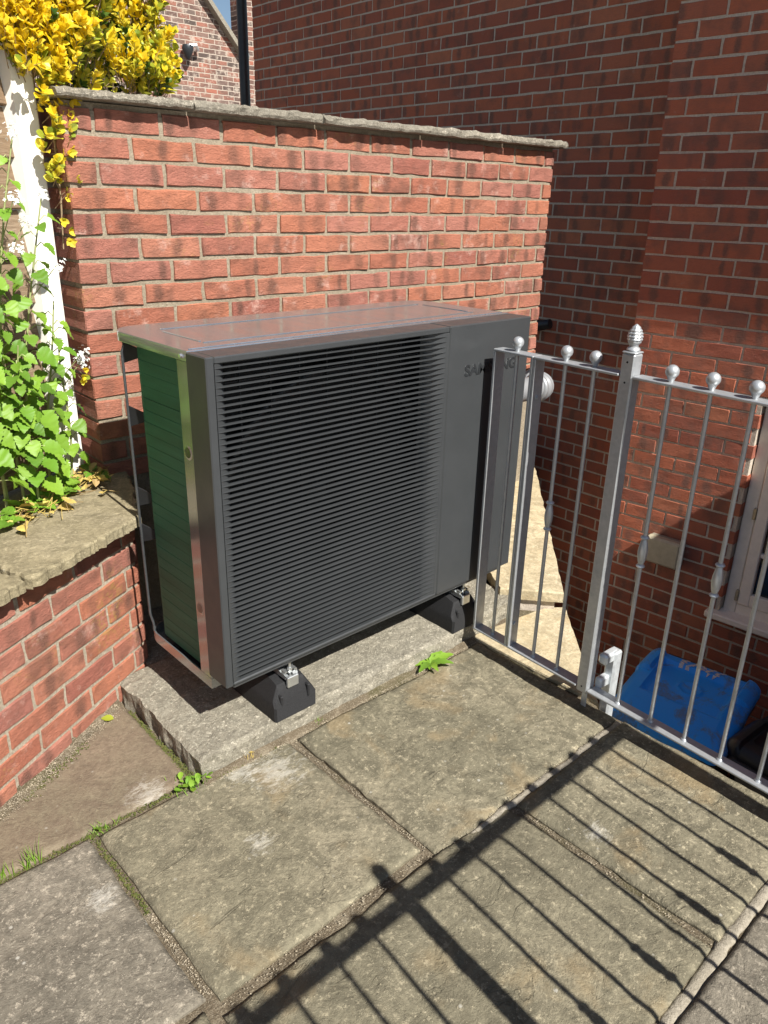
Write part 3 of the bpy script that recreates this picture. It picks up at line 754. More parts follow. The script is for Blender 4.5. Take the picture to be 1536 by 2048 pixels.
# corner strip, coil, guard, base pan, body
cs = MB(); cs.box(.0074, .020, .0965, .157, Z-.0185, Z+.914, None, .002); cso = cs.build('corner_strip', M['steel'], hp)
for zc in (.670, .205):
    dm = MB(); dm.tube([(.0074, .131, Z+zc), (.0062, .131, Z+zc)], [.0205, .0185], 20); d_ = smooth_angle(dm.build('hole_rim', M['steel'], cso))
    dm = MB(); dm.tube([(.0062, .131, Z+zc), (.0058, .131, Z+zc)], [.0150, .0145], 20); dm.build('hole', simple('dish_steel', (.16,.16,.165), .2, .8), cso)
sc1 = MB(); sc1.tube([(.004, .122, Z+.927), (-.002, .122, Z+.927)], [.006, .005], 12); sc1.build('screw', simple('screw_zinc', (.75,.76,.78), .2, .9), tco)
t = NT('green_coil'); p = t.pos()
sp = t.n('ShaderNodeSeparateXYZ', {0: p}); fin = t.n('ShaderNodeTexWave', {'Vector': p, 'Scale': 95.0, 'Distortion': .3, 'Detail': 1}, wave_type='BANDS', bands_direction='Z').outputs['Fac']
cg = t.ramp(t.noise(6, 5, .65, t.vscale(p, (1, .6, 6))), [(.3, (.012,.105,.060)), (.55, (.019,.145,.085)), (.75, (.034,.19,.115))])
cg = t.mix(t.step(t.noise(75, 4, .8, t.vscale(p, (1, 2.2, .35))), .62, .75, 0, .3), cg, (.05,.20,.12))
cg = t.mix(t.math('MULTIPLY', fin, .25), cg, (.004,.03,.015))
cg = t.mix(t.math('MULTIPLY', t.n('ShaderNodeObjectInfo').outputs['Random'], .28), cg, (.006,.05,.03))
M['coil'] = t.done(cg, .55, .0, t.bump(t.math('ADD', fin, t.math('MULTIPLY', t.noise(40, 4, .7, t.vscale(p, (1, .4, 3))), .6)), .35, .002), .5)
path = [(.026, .150), (.026, .30), (.026, .400)] + [(.026+.052-.052*math.cos(RAD(a)), .402+.052*math.sin(RAD(a))) for a in (15, 35, 55, 75, 90)] + [(.5, .454)]
rows = 26; hr = .925/rows
for k in range(rows):
    z0 = Z-.018+hr*k; v = []; f = []
    jz = random.uniform(-.0012, .0012)
    for (zz, d_) in ((z0, .0011), (z0+.0010, .0), (z0+hr-.0010, .0), (z0+hr, .0011)):
        for (x, y) in path: v.append((x+d_*(1 if x < .06 else 0)+jz*.4, y-(d_ if x >= .06 else 0), zz+.008*(y-.17)*0))
    n = len(path)
    for r_ in range(3):
        for i in range(n-1): f.append((r_*n+i, r_*n+i+1, (r_+1)*n+i+1, (r_+1)*n+i))
    mb = MB(); mb.add(v, f); mb.build('coil_row', M['coil'], hp)
by = MB(); by.box(.042, PW-.012, .10, .385, Z-.02, Z+.91); by.box(.10, PW-.012, .385, .450, Z-.02, Z+.91); by.build('core_body', M['inner'], hp)
bp_ = MB(); bp_.box(.52, PW-.006, .453, .541, Z-.02, Z+.912, None, .01); bp_.box(PW-.011, PW-.004, .0965, .452, Z-.02, Z+.912); bp_.build('rear_panel', M['plastic'], hp)
rod = MB()
rod.tube([(.010, .459, Z+.905), (.004, .463, Z+.885), (.004, .463, Z+.86), (.004, .460, Z+.3), (.004, .458, Z+.045), (.009, .452, Z+.015), (.010, .452, Z-.015)], .0042, 8)
rod = smooth_angle(rod.build('guard_rod', simple('guard_rod_grey', (.10,.105,.11), .3, .6), hp))
for zc in (.885, .70, .45, .33):
    tb = MB(); tb.add([(.006, .459, Z+zc+.03), (.006, .459, Z+zc-.03), (.030, .42, Z+zc-.014), (.030, .42, Z+zc+.014), (.010, .461, Z+zc+.03), (.010, .461, Z+zc-.03), (.034, .424, Z+zc-.014), (.034, .424, Z+zc+.014)], [(0,1,2,3), (4,7,6,5), (0,3,7,4), (1,5,6,2), (0,4,5,1), (3,2,6,7)])
    tb.build('guard_tab', M['inner'], hp)
bpn = MB()
ol2 = outline(.008, PW-.008, .098, .50, .06, 4); n = len(ol2); v = []
for zz in (Z-.053, Z-.019):
    for (x, y) in ol2: v.append((x, y, zz))
for (x, y) in ol2: v.append((x+(.004 if x < .6 else -.004), y+(.004 if y < .3 else -.004), Z-.019))
f = [tuple(range(n))] + [(r_*n+i, r_*n+(i+1) % n, (r_+1)*n+(i+1) % n, (r_+1)*n+i) for r_ in range(2) for i in range(n)]
bpn.add(v, f); smooth_angle(bpn.build('base_pan', M['steel'], hp), 40)
sk = MB(); sk.box(.03, 1.24, .012, .094, Z-.018, Z-.0005, None, .004); sk.build('under_skirt', M['plastic'], hp)

# rubber feet, each with its channel, clamp and bolt
rubber = simple('black_rubber', (.011,.011,.012), .75, 0, 260, .5, .5, .003)
zinc = simple('zinc_plate', (.62,.64,.64), .32, .85, 40, .12)
def foot(xc, label):
    ft = empty('rubber_foot', (xc, .28, .067), label, 'rubber foot', 'rubber feet under the heat pump')
    hw, ht = .080, .050; zb, z1, z2 = .0675, .128, .186
    mb = MB(); v = []
    secs = [(.004, 1.0), (.012, 1.0)]
    for (y, s_, top) in [(.004, .93, .62), (.012, 1.0, .80), (.055, 1.0, 1.0), (.50, 1.0, 1.0), (.545, 1.0, .80), (.553, .93, .62)]:
        h2 = z1+(z2-z1)*(top if top < 1 else 1)
        yy = y
        v += [(xc-hw*s_, yy, zb), (xc-hw*s_, yy, z1-.012), (xc-hw*s_*.93, yy+(.014 if y < .1 else -.014 if y > .45 else 0), z1+.004), (xc-ht, yy+(.026 if y < .1 else -.026 if y > .45 else 0), h2),
              (xc+ht, yy+(.026 if y < .1 else -.026 if y > .45 else 0), h2), (xc+hw*s_*.93, yy+(.014 if y < .1 else -.014 if y > .45 else 0), z1+.004), (xc+hw*s_, yy, z1-.012), (xc+hw*s_, yy, zb)]
    f = [tuple(range(8)), tuple(range(40, 48))] + [(r_*8+i, r_*8+(i+1) % 8, (r_+1)*8+(i+1) % 8, (r_+1)*8+i) for r_ in range(5) for i in range(8)]
    mb.add(v, f); smooth_angle(mb.build('block', rubber, ft), 28)
    for dx in (-.052, .052):
        rb_ = MB(); rb_.box(xc+dx-.005, xc+dx+.005, .006, .05, .105, .150, None, .003); rb_.build('groove_rib', rubber, ft)
    ch = MB()
    for (a, c_, e, g) in [(-.022, .022, .1865, .1895), (-.022, -.019, .1895, .210), (.019, .022, .1895, .210), (-.022, -.012, .210, .213), (.012, .022, .210, .213)]: ch.box(xc+a, xc+c_, .03, .53, e, g)
    ch.build('channel', zinc, ft)
    cl = MB(); cl.box(xc-.021, xc+.021, .018, .0295, .160, .197, None, .002)
    for sx in (-1, 1):
        pts = [(xc+sx*.021, .024, .197), (xc+sx*.024, .036, .206), (xc+sx*.022, .050, .202), (xc+sx*.028, .062, .213)]
        vv = [(q[0], q[1], q[2]) for q in pts] + [(q[0]+sx*.0015, q[1], q[2]+.0015) for q in pts] + [(q[0]-sx*.014, q[1]+.002, q[2]-.006) for q in pts]
        cl.add(vv, [(i, i+1, 4+i+1, 4+i) for i in range(3)] + [(i, i+1, 8+i+1, 8+i) for i in range(3)])
    cl.build('clamp', zinc, ft)
    bl = MB(); bl.tube([(xc, .036, .188), (xc, .036, .240)], .004, 10); bl.lathe([(.009, 0), (.009, .007), (.006, .008)], (xc, .036, .2135), 6); bl.build('bolt', zinc, ft)
    lgm = MB(); lgm.box(xc-.03, xc+.03, .06, .50, .2132, .2168); lgm.build('bracket_plate', blackpl, ft)
foot(.245, 'black rubber foot with zinc bolt under the left end of the heat pump')
foot(1.052, 'black rubber foot behind the railing under the right end of the heat pump')

# duct and cable at the right end
cdt = empty('conduit', (1.4, .16, .9), 'grey ribbed flexible duct leaving the right end of the heat pump', 'duct')
dpth = []
t = NT('duct_grey'); M['duct'] = t.done((.30,.305,.31), .38, .3, None, .5)
mb = MB(); mb.tube([(1.262, .16, .902), (1.56, .16, .892)], .046, 20); smooth_angle(mb.build('sleeve', M['duct'], cdt))
mb = MB(); pts = []; rr = []
for i in range(46):
    a = i/45*RAD(105); pts.append((1.55+.115*math.sin(a), .16+.115*(1-math.cos(a)), .893-.02*i/45)); rr.append(.0560 if i % 6 in (1, 2, 3) else .0440)
mb.tube(pts, rr, 24); mb.build('ribbed_elbow', M['duct'], cdt, True)
mb = MB(); q = pts[-1]; mb.tube([q, (q[0]-.05, .45, .84), (1.52, .62, .70), (1.52, .64, .1)], .044, 16); smooth_angle(mb.build('sleeve', M['duct'], cdt))
mb = MB(); mb.tube([(1.262, .12, .95), (1.42, .13, .965), (1.52, .15, .975), (1.60, .19, .965), (1.63, .28, .93)], .006, 8); smooth_angle(mb.build('cable', blackpl, cdt))
mb = MB(); mb.box(1.2665, 1.31, .06, .15, .80, .87, None, .008); mb.build('valve_cover', blackpl, cdt)
cb2 = empty('black_pipe', (3.12, 1.3, .85), 'short black waste pipe on the shaded house wall beside the garden wall', 'pipe')
mb = MB(); mb.tube([(3.17, 1.42, .86), (3.12, 1.40, .845), (3.09, 1.28, .865), (3.10, 1.20, .885)], [.03, .034, .034, .03], 12); smooth_angle(mb.build('elbow', blackpl, cb2))

# ------------------------------------------------------------------ railings
t = NT('galvanised_steel'); p = t.pos()
spg = t.voro(90, p, 'Color'); sgv = t.n('ShaderNodeSeparateColor', {0: spg}).outputs[0]
nn = t.noise(18, 5, .7, p)
c = t.mix(t.step(nn, .35, .7, 0, .6), (.44,.455,.465), (.33,.345,.36)); c = t.mix(t.math('MULTIPLY', sgv, .25), c, (.60,.615,.62))
M['galv'] = t.done(c, t.step(nn, .3, .7, .36, .52), .55, t.bump(t.noise(220, 3, .6, p), .12, .001), .5)
RZB, RZT = .085, 1.131
def ball_geo(mb, x, y, z, r=.0186):
    mb.lathe([(.0065, -.029), (.0088, -.022), (.0120, -.0140)] + [(r*math.cos(a), r*math.sin(a)) for a in [RAD(d) for d in range(-45, 91, 15)]], (x, y, z), 16)
KN = [(.0062, -.052), (.011, -.050), (.0135, -.046), (.011, -.042), (.0075, -.040), (.0105, -.030), (.0135, -.012), (.0142, 0), (.0135, .012), (.0105, .030), (.0075, .040), (.011, .042), (.0135, .046), (.011, .050), (.0062, .052)]
def bar(parent, x, y, ball=True, knuckle=False):
    mb = MB(); mb.tube([(x, y, RZB+.008), (x, y, RZT-.008)], .0062, 12); mb.lathe([(.011, 0), (.009, .004), (.0065, .006)], (x, y, RZB+.008), 12)
    o = smooth_angle(mb.build('bar', M['galv'], parent))
    if knuckle: k_ = MB(); k_.lathe(KN, (x, y, .627), 16); smooth_angle(k_.build('knuckle', M['galv'], o), 60)
    if ball: k_ = MB(); ball_geo(k_, x, y, RZT+.0285); smooth_angle(k_.build('ball', M['galv'], o), 60)
def post(parent, x, y, ang):
    Mp = Matrix.Translation((x, y, 0)) @ Matrix.Rotation(ang, 4, 'Z')
    mb = MB(); mb.box(-.021, .021, -.021, .021, RZB-.012, RZT+.058, Mp, .004); o = smooth_angle(mb.build('post', M['galv'], parent), 30)
    k_ = MB(); k_.box(-.022, .022, -.022, .022, RZT+.0582, RZT+.064, Mp, .003)
    k_.lathe([(.016, .0), (.019, .004), (.017, .009), (.012, .012), (.012, .016)], (x, y, RZT+.064), 18)
    v = []; f = []; nr, ns = 22, 24
    for i in range(nr+1):
        u = i/nr; zz = .016+.058*u; r_ = .0218*(math.sin(math.pi*min(1, .12+.88*u))**.62)*(1-.18*u)
        for k in range(ns):
            a = 2*math.pi*(k/ns) ; sc_ = .0034*math.sin(8*a/2*2*.5+u*22)*math.sin(8*a*.5-u*22)
            rr_ = max(.0008, r_ + sc_*(1-abs(2*u-1)**3)); v.append((x+rr_*math.cos(a), y+rr_*math.sin(a), RZT+.064+zz))
    for i in range(nr):
        for k in range(ns): f.append((i*ns+k, i*ns+(k+1) % ns, (i+1)*ns+(k+1) % ns, (i+1)*ns+k))
    f.append(tuple(range(nr*ns, nr*ns+ns)))
    k_.add(v, f); smooth_angle(k_.build('pine_cone_finial', M['galv'], o), 50)
    for (dz, w_) in ((RZT+.035, 0), (RZT-.022, 0), (RZB+.012, 0)):
        h_ = MB(); h_.tube([(-.0209, .0, 0), (-.0218, .0, 0)], .0032, 10, Matrix.Translation((x, y, dz)) @ Matrix.Rotation(ang, 4, 'Z')); h_.build('screw_hole', M['inner'], o)
    return o
ry = empty('side_railing', (1.03, -.9, RZB), 'galvanised railing with ball tops running along the patio edge beside the blue bin', 'railing')
def rxx(y): return 1.0585 + .047*(y+.0)
angY = math.atan(.047)      # leans towards +x with y
def flatbar(parent, name, y0, y1, z0, z1, hw=.024):
    L = y1-y0; mb = MB(); Mx = Matrix.Translation((rxx(y0), y0, 0)) @ Matrix.Rotation(-angY, 4, 'Z')
    mb.box(-hw, hw, 0, L, z0, z1, Mx, .002); return mb.build(name, M['galv'], parent)
def stile(y):
    mb = MB(); Mx = Matrix.Translation((rxx(y), y, 0)) @ Matrix.Rotation(-angY, 4, 'Z')
    mb.box(-.0235, .0235, -.005, .005, RZB+.0081, RZT-.0081, Mx, .0015); o = mb.build('stile', M['galv'], ry)
    return o
yEnd, yS2, yP, yC = -.043, -.197, -.530, -1.773
for (a, c_) in ((yS2-.0055, yEnd+.005), (yP+.022, yS2-.0065), (yC+.022, yP-.022)):
    flatbar(ry, 'bottom_rail', a, c_, RZB, RZB+.008); flatbar(ry, 'top_rail', a, c_, RZT-.008, RZT)
stile(yEnd); s2 = stile(yS2); s3 = stile(yS2-.0115)
for zc in (.18, 1.0):
    bl = MB(); bl.tube([(rxx(yS2), yS2-.022, zc), (rxx(yS2), yS2-.016, zc)], .008, 6); bl.build('bolt_head', M['galv'], s3)
for y, kn in ((-.119, 0), (-.309, 1), (-.412, 0), (-.656, 1), (-.772, 0), (-.886, 1), (-.998, 0), (-1.11, 1), (-1.222, 0), (-1.334, 1), (-1.446, 0), (-1.558, 1), (-1.66, 0)):
    bar(ry, rxx(y), y, True, bool(kn))
post(ry, rxx(yP), yP, -angY)
bk = MB()
Mb = Matrix.Translation((rxx(yP)+.021, yP, 0)) @ Matrix.Rotation(-angY, 4, 'Z')
for (y0, y1, z0, z1) in [(-.058, -.020, -.10, .215), (.0, .021, -.10, .20)]: bk.box(.045 if y0 < -.02 else .0, .085 if y0 < -.02 else .004, y0, y1, z0, z1, Mb, .006)
bk.box(.002, .075, -.052, -.018, .178, .216, Mb, .008); bk.box(.002, .06, -.045, -.018, .085, .125, Mb, .006)
bko = bk.build('wall_bracket', simple('bright_galv', (.62,.65,.66), .4, .45, 60, .18), ry)
cp = empty('corner_post', (rxx(yC), yC, RZB), 'square galvanised corner post with pine cone finial where the two railings meet', 'post')
post(cp, rxx(yC), yC, -angY)
fx = empty('front_railing', (.2, yC, RZB), 'galvanised railing with ball tops along the near edge of the patio', 'railing')
x1_ = rxx(yC)-.022
for (a, c_) in ((.006, x1_), (-1.25, -.038)):
    for (z0, z1, nm) in ((RZB, RZB+.008, 'bottom_rail'), (RZT-.008, RZT, 'top_rail')):
        mb = MB(); mb.box(a, c_, yC-.024, yC+.024, z0, z1, None, .002); mb.build(nm, M['galv'], fx)
for k, x in enumerate((.848, .740, .639, .530, .426, .315, .212, .107)): bar(fx, x, yC, True, k % 2 == 1)
for k, x in enumerate((-.139, -.244, -.362, -.47, -.58, -.69, -.80, -.91)): bar(fx, x, yC, True, k % 2 == 1)
post(fx, -.016, yC, 0)

# ------------------------------------------------------------------ bins in the lower yard
def bin_(name, loc, rz, lid_m, label, marks=False):
    Mx = Matrix.Translation(loc) @ Matrix.Rotation(rz, 4, 'Z')
    r = empty(name, loc, label, 'bin')
    body = MB(); v = []
    def rr(hw, hd, c_, z): return [(sx*(hw-(c_ if q else 0)), sy*(hd-(0 if q else c_)), z) for (sx, sy, q) in ((1,1,0), (1,1,1), (-1,1,1), (-1,1,0), (-1,-1,0), (-1,-1,1), (1,-1,1), (1,-1,0))]
    levels = [(.17, .19, .0), (.18, .20, .10), (.232, .262, .92), (.248, .285, .93), (.248, .285, .965)]
    for (hw, hd, z) in levels: v += rr(hw, hd, .04, z)
    f = [tuple(range(8)), tuple(range(32, 40))] + [(a*8+i, a*8+(i+1) % 8, (a+1)*8+(i+1) % 8, (a+1)*8+i) for a in range(4) for i in range(8)]
    body.add(v, f, Mx); body.build('body', M['binblack'], r)
    lid = MB(); nx, ny = 52, 60; hw, hd = .256, .292; v = []; f = []
    for j in range(ny+1):
        for i in range(nx+1):
            x = -hw+2*hw*i/nx; y = -hd+2*hd*j/ny
            ex = hw-abs(x); ey = hd-abs(y); e = min(ex, ey)
            cut = max(0, (.055-ex)/.055)**2 + max(0, (.055-ey)/.055)**2
            if ex < .055 and ey < .055:
                d = math.hypot(.055-ex, .055-ey)
                if d > .055: k_ = .055/d; x = math.copysign(hw-.055+(.055-ex)*k_, x); y = math.copysign(hd-.055+(.055-ey)*k_, y); e = 0
                else: e = .055-d
            h = .03*(1-(y/hd)**2)*(1-.25*(x/hw)**2) + .035*(1-max(0, 1-e/.045)**2) + .035*(y+hd)/(2*hd)
            ins = (abs(x) < .175 and -.10 < y < .205); e2 = min(.175-abs(x), y+.10, .205-y) if ins else 0
            if ins: h -= .026*min(1, max(0, e2)/.012)
            rc = math.hypot(x, y-.05)
            if .042 < rc < .056: h += .006
            if abs(x) > .195 and y > .05: h += .020
            if abs(x) > .195 and y <= .05 and ex > .012: h -= .004
            v.append((x, y, .958+h))
    W_ = nx+1
    for j in range(ny):
        for i in range(nx): f.append((j*W_+i, j*W_+i+1, (j+1)*W_+i+1, (j+1)*W_+i))
    ring = [i for i in range(nx+1)] + [j*W_+nx for j in range(1, ny+1)] + [ny*W_+i for i in range(nx-1, -1, -1)] + [j*W_ for j in range(ny-1, 0, -1)]
    b_ = len(v); v += [(v[k][0]*1.004, v[k][1]*1.004, v[k][2]-.03) for k in ring]; n = len(ring)
    for k in range(n): f.append((ring[k], b_+k, b_+(k+1) % n, ring[(k+1) % n]))
    lid.add(v, f, Mx); lo = smooth_angle(lid.build('lid', lid_m, r), 50)
    hd_ = MB(); hd_.tube([(-.19, .315, .985), (.19, .315, .985)], .014, 10, Mx)
    for sx in (-.19, 0, .19): hd_.box(sx-.02, sx+.02, .25, .325, .955, .99, Mx, .006)
    smooth_angle(hd_.build('handle', lid_m if not marks else M['binblack'], r), 40)
    for sx in (-.16, .16):
        wh = MB(); wh.tube([(sx-.02, .20, .09), (sx+.02, .20, .09)], .09, 18, Mx); wh.build('wheel', M['binblack'], r)
    return r, lo, Mx
M['binblack'] = simple('bin_black', (.012,.013,.015), .4, 0, 30, .2, .1)
t = NT('bin_blue'); p = t.pos()
dirt = t.math('MULTIPLY', t.step(t.noise(6, 6, .75, p, .6), .48, .62, 0, .75), t.step(t.noise(60, 4, .8, p), .3, .6, .35, 1))
c = t.mix(dirt, (.018,.33,.95), (.16,.15,.11))
M['binblue'] = t.done(c, t.step(dirt, 0, .6, .35, .85), 0, t.bump(t.noise(300, 3, .6, p), .1, .001), .5)
bn, lid_o, Mx = bin_('recycling_bin', (2.06, -.46, YARD), RAD(-90+8), M['binblue'], 'dirty blue bin lid with white painted marks below the cream window', True)
pm = MB()
random.seed(11)
for k in range(5):
    cx0 = -.085+.040*k
    for q in range(7):
        x = cx0+random.uniform(-.011, .011)+.004*(q-3)*.6; y = .222+(q-3)*.008; a = random.uniform(.006, .012)
        zz = 1.030
        pm.add([(x-a, y-.005, zz), (x+a, y-.004, zz), (x+a*random.uniform(.6, 1), y+.005, zz), (x-a, y+.004, zz)], [(0,1,2,3)])
pmo = pm.build('paint_marks', simple('chipped_white_paint', (.62,.58,.54), .7, 0, 200, .3), lid_o, mat=Mx)
# lay the strokes on the lid
lv = [v_.co for v_ in lid_o.data.vertices]
from mathutils.kdtree import KDTree
kd = KDTree(len(lv))
for i, q in enumerate(lv): kd.insert((q.x, q.y, 0), i)
kd.balance()
for v_ in pmo.data.vertices:
    wq = Mx @ v_.co; best = kd.find_n((wq.x, wq.y, 0), 4); wq.z = max(lv[i].z for _, i, _ in best)+.0025; v_.co = Mx.inverted() @ wq
bin_('black_bin', (2.14, -1.00, YARD-.02), RAD(90-6), M['binblack'], 'black wheeled bin with its handle bar beside the blue lidded bin')

# ------------------------------------------------------------------ plants
def leaf_mat(name, a, b, c_, rough=.45, trans=.25, dk=.35):
    t = NT(name); r = t.rnd(); p = t.pos()
    col = t.ramp(r, [(0, a), (.5, b), (1, c_)])
    col = t.mix(t.step(t.noise(60, 3, .6, p), .45, .7, 0, dk), col, tuple(x*.6 for x in b))
    tr = t.n('ShaderNodeBsdfTranslucent', {'Color': col})
    t.done(col, rough, 0, t.bump(t.noise(120, 3, .6, p), .15, .002), .4)
    mx = t.n('ShaderNodeMixShader', {0: trans}); t.t.links.new(t.b.outputs[0], mx.inputs[1]); t.t.links.new(tr.outputs[0], mx.inputs[2])
    out = [n_ for n_ in t.t.nodes if n_.type == 'OUTPUT_MATERIAL'][0]; t.t.links.new(mx.outputs[0], out.inputs[0])
    return t.m
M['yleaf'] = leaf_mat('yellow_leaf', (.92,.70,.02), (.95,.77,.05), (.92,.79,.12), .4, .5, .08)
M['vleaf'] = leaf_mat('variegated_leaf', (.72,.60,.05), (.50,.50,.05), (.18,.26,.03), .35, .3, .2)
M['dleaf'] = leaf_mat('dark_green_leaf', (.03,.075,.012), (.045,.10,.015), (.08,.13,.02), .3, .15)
M['mleaf'] = leaf_mat('weed_leaf', (.13,.28,.025), (.24,.40,.04), (.09,.20,.022), .5, .3)
M['stem'] = simple('pale_stem', (.30,.33,.13), .6, 0, 30, .2)
M['twig'] = simple('brown_twig', (.30,.22,.13), .8, 0, 40, .25, .3)
M['petal'] = simple('white_petal', (.82,.83,.78), .6, 0, 80, .05)
M['dry'] = leaf_mat('dry_leaf', (.55,.40,.13), (.62,.47,.12), (.36,.24,.12), .7, .2)

def oval_leaf(L=.036, w_=.011, cup=.25, seg=4):
    v = [(0, 0, 0)]; f = []
    pr = [(.18, .45), (.45, .95), (.72, .95), (.92, .5)]
    for (u, k) in pr:
        zc = -.10*L*(u**2); zz = zc + cup*w_*k
        v += [(u*L, -w_*k, zz), (u*L, 0, zc), (u*L, w_*k, zz)]
    v.append((L, 0, -.13*L))
    f += [(0, 1, 2), (0, 2, 3)]
    for i in range(3):
        a = 1+3*i; f += [(a, a+3, a+4, a+1), (a+1, a+4, a+5, a+2)]
    f += [(10, 13, 11), (11, 13, 12)]
    return v, f
OV = [oval_leaf(.036, .0115, .30), oval_leaf(.032, .012, .1), oval_leaf(.040, .012, .45)]
def orient(loc, d, upv, roll=0., sc_=1.):
    d = Vector(d).normalized(); z_ = Vector(upv); z_ = z_ - d*z_.dot(d)
    if z_.length < 1e-4: z_ = Vector((1, 0, 0)) - d*d.x
    z_.normalize(); y_ = z_.cross(d)
    mm = Matrix(((d.x, y_.x, z_.x, 0), (d.y, y_.y, z_.y, 0), (d.z, y_.z, z_.z, 0), (0, 0, 0, 1)))
    return Matrix.Translation(Vector(loc)) @ mm @ Matrix.Rotation(roll, 4, 'X') @ Matrix.Scale(sc_, 4)
RR = random.Random(5)
def shoot(mb, twigs, base, d, L, nw, lsc=1.0, twr=.0022, spread=.75, singles=None):
    d = Vector(d).normalized(); base = Vector(base)
    if twigs is not None: twigs.tube([base-d*.03, base+d*L], [twr, twr*.6], 5)
    for k in range(nw):
        u = (k+1)/nw; q = base+d*L*u; a0 = RR.uniform(0, 6.28)
        nl = 2 if k < nw-1 else 4
        for j in range(nl):
            a = a0 + j*2*math.pi/nl + RR.uniform(-.3, .3)
            s1 = d.orthogonal().normalized(); s2 = d.cross(s1); side = s1*math.cos(a)+s2*math.sin(a)
            op = spread*(1.25-.65*u) + RR.uniform(-.15, .15)
            ld = d*math.cos(op) + side*math.sin(op)
            Mt = orient(q, ld, d - side*.3, RR.uniform(-.5, .5), lsc*RR.uniform(.75, 1.15)*(.75+.35*(1-abs(2*u-1))))
            v, f = RR.choice(OV)
            if singles is not None: singles.append(Mt)
            else: mb.add(v, f, Mt)
bush = empty('euonymus_bush', (.35, 1.35, 1.6), 'bright yellow leafed shrub overhanging the garden wall and white post', 'shrub')
fy, fv, fd, tw = MB(), MB(), MB(), MB()
# dense part over the post (left), open part in the middle, right clump
def bushpt(cx, cy, cz, rx, ry, rz):
    while True:
        a, c_, e = RR.uniform(-1, 1), RR.uniform(-1, 1), RR.uniform(-1, 1)
        if a*a+c_*c_+e*e <= 1: return Vector((cx+a*rx, cy+c_*ry, cz+e*rz)), Vector((a, c_, e))
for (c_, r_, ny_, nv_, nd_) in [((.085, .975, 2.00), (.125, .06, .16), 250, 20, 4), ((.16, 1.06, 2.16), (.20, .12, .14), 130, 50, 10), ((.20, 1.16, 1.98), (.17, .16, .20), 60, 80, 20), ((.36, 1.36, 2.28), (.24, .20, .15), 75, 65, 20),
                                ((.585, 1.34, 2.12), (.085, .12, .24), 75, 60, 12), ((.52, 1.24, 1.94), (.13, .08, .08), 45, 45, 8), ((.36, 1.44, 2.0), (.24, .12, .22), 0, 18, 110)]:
    for (kind, n) in ((fy, ny_), (fv, nv_), (fd, nd_)):
        for k in range(n):
            p_, o_ = bushpt(*c_, *r_)
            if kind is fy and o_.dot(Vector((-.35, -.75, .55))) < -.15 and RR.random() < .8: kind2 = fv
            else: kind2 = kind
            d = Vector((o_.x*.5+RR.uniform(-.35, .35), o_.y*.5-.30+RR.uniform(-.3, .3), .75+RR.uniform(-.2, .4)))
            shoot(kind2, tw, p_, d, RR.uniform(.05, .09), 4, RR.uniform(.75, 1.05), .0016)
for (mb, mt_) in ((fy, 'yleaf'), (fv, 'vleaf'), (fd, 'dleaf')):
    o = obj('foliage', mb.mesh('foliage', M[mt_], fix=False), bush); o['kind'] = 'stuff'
for (pts, r0) in [([(.44, 1.40, 1.60), (.445, 1.38, 1.95), (.44, 1.37, 2.05), (.41, 1.36, 2.22)], .010), ([(.443, 1.38, 2.0), (.50, 1.36, 2.18), (.54, 1.36, 2.34)], .007), ([(.443, 1.38, 1.97), (.38, 1.36, 2.10), (.32, 1.36, 2.25)], .006),
                  ([(.1, 1.2, 1.55), (.09, 1.12, 1.85), (.05, 1.08, 2.2)], .012), ([(.1, 1.2, 1.6), (.2, 1.14, 1.95), (.24, 1.14, 2.2)], .010), ([(.60, 1.4, 1.6), (.585, 1.38, 2.0), (.60, 1.36, 2.35)], .010)]:
    tw.tube(pts, [r0, r0*.8] + [r0*.5]*(len(pts)-2), 8)
obj('stems', tw.mesh('stems', M['twig'], fix=False), bush)
# the branch that hangs down between post and wall: leaves one by one
lmeY = []; 
for vf in OV:
    for mt_ in ('yleaf', 'vleaf'):
        q = MB(); q.add(*vf); lmeY.append(q.mesh('leaf', M[mt_], fix=False))
sg = []; hang = MB()
for k in range(30):
    u = k/29; z_ = 1.90-.36*u; x = .082+.01*math.sin(7*u)+RR.uniform(-.07, .06)*(1-.72*u); y = .955+RR.uniform(-.05, .03)*(1-.5*u)
    shoot(None, hang, (x, y, z_), (RR.uniform(-.6, .6), -.7+RR.uniform(-.3, .2), .45+RR.uniform(-.5, .3)), .035, 3 if k < 16 else 2 if k < 26 else 1, 1.15-.25*u, .0013, .8, sg)
for (x, y, z_) in ((.072, .965, 1.02), (.078, .955, 1.00), (.073, .96, .985), (.07, .95, 1.49), (.075, .945, 1.46), (.08, .94, 1.43)):
    shoot(None, hang, (x, y, z_), (RR.uniform(-.4, .4), -.8, -.1), .02, 1, .95, .001, .9, sg)
hang.tube([(.11, 1.02, 1.95), (.09, .97, 1.75), (.085, .965, 1.55), (.075, .97, 1.40)], [.004, .0035, .003, .002], 6)
for i, Mt in enumerate(sg[:300]):
    zz = Mt.translation.z; obj('leaf', lmeY[(RR.randrange(3))*2 + (0 if RR.random() < (.75 if zz > 1.75 or zz < 1.5 else .3) else 1)], bush, Mt)
obj('hanging_twigs', hang.mesh('hanging_twigs', M['twig'], fix=False), bush)['kind'] = 'stuff'

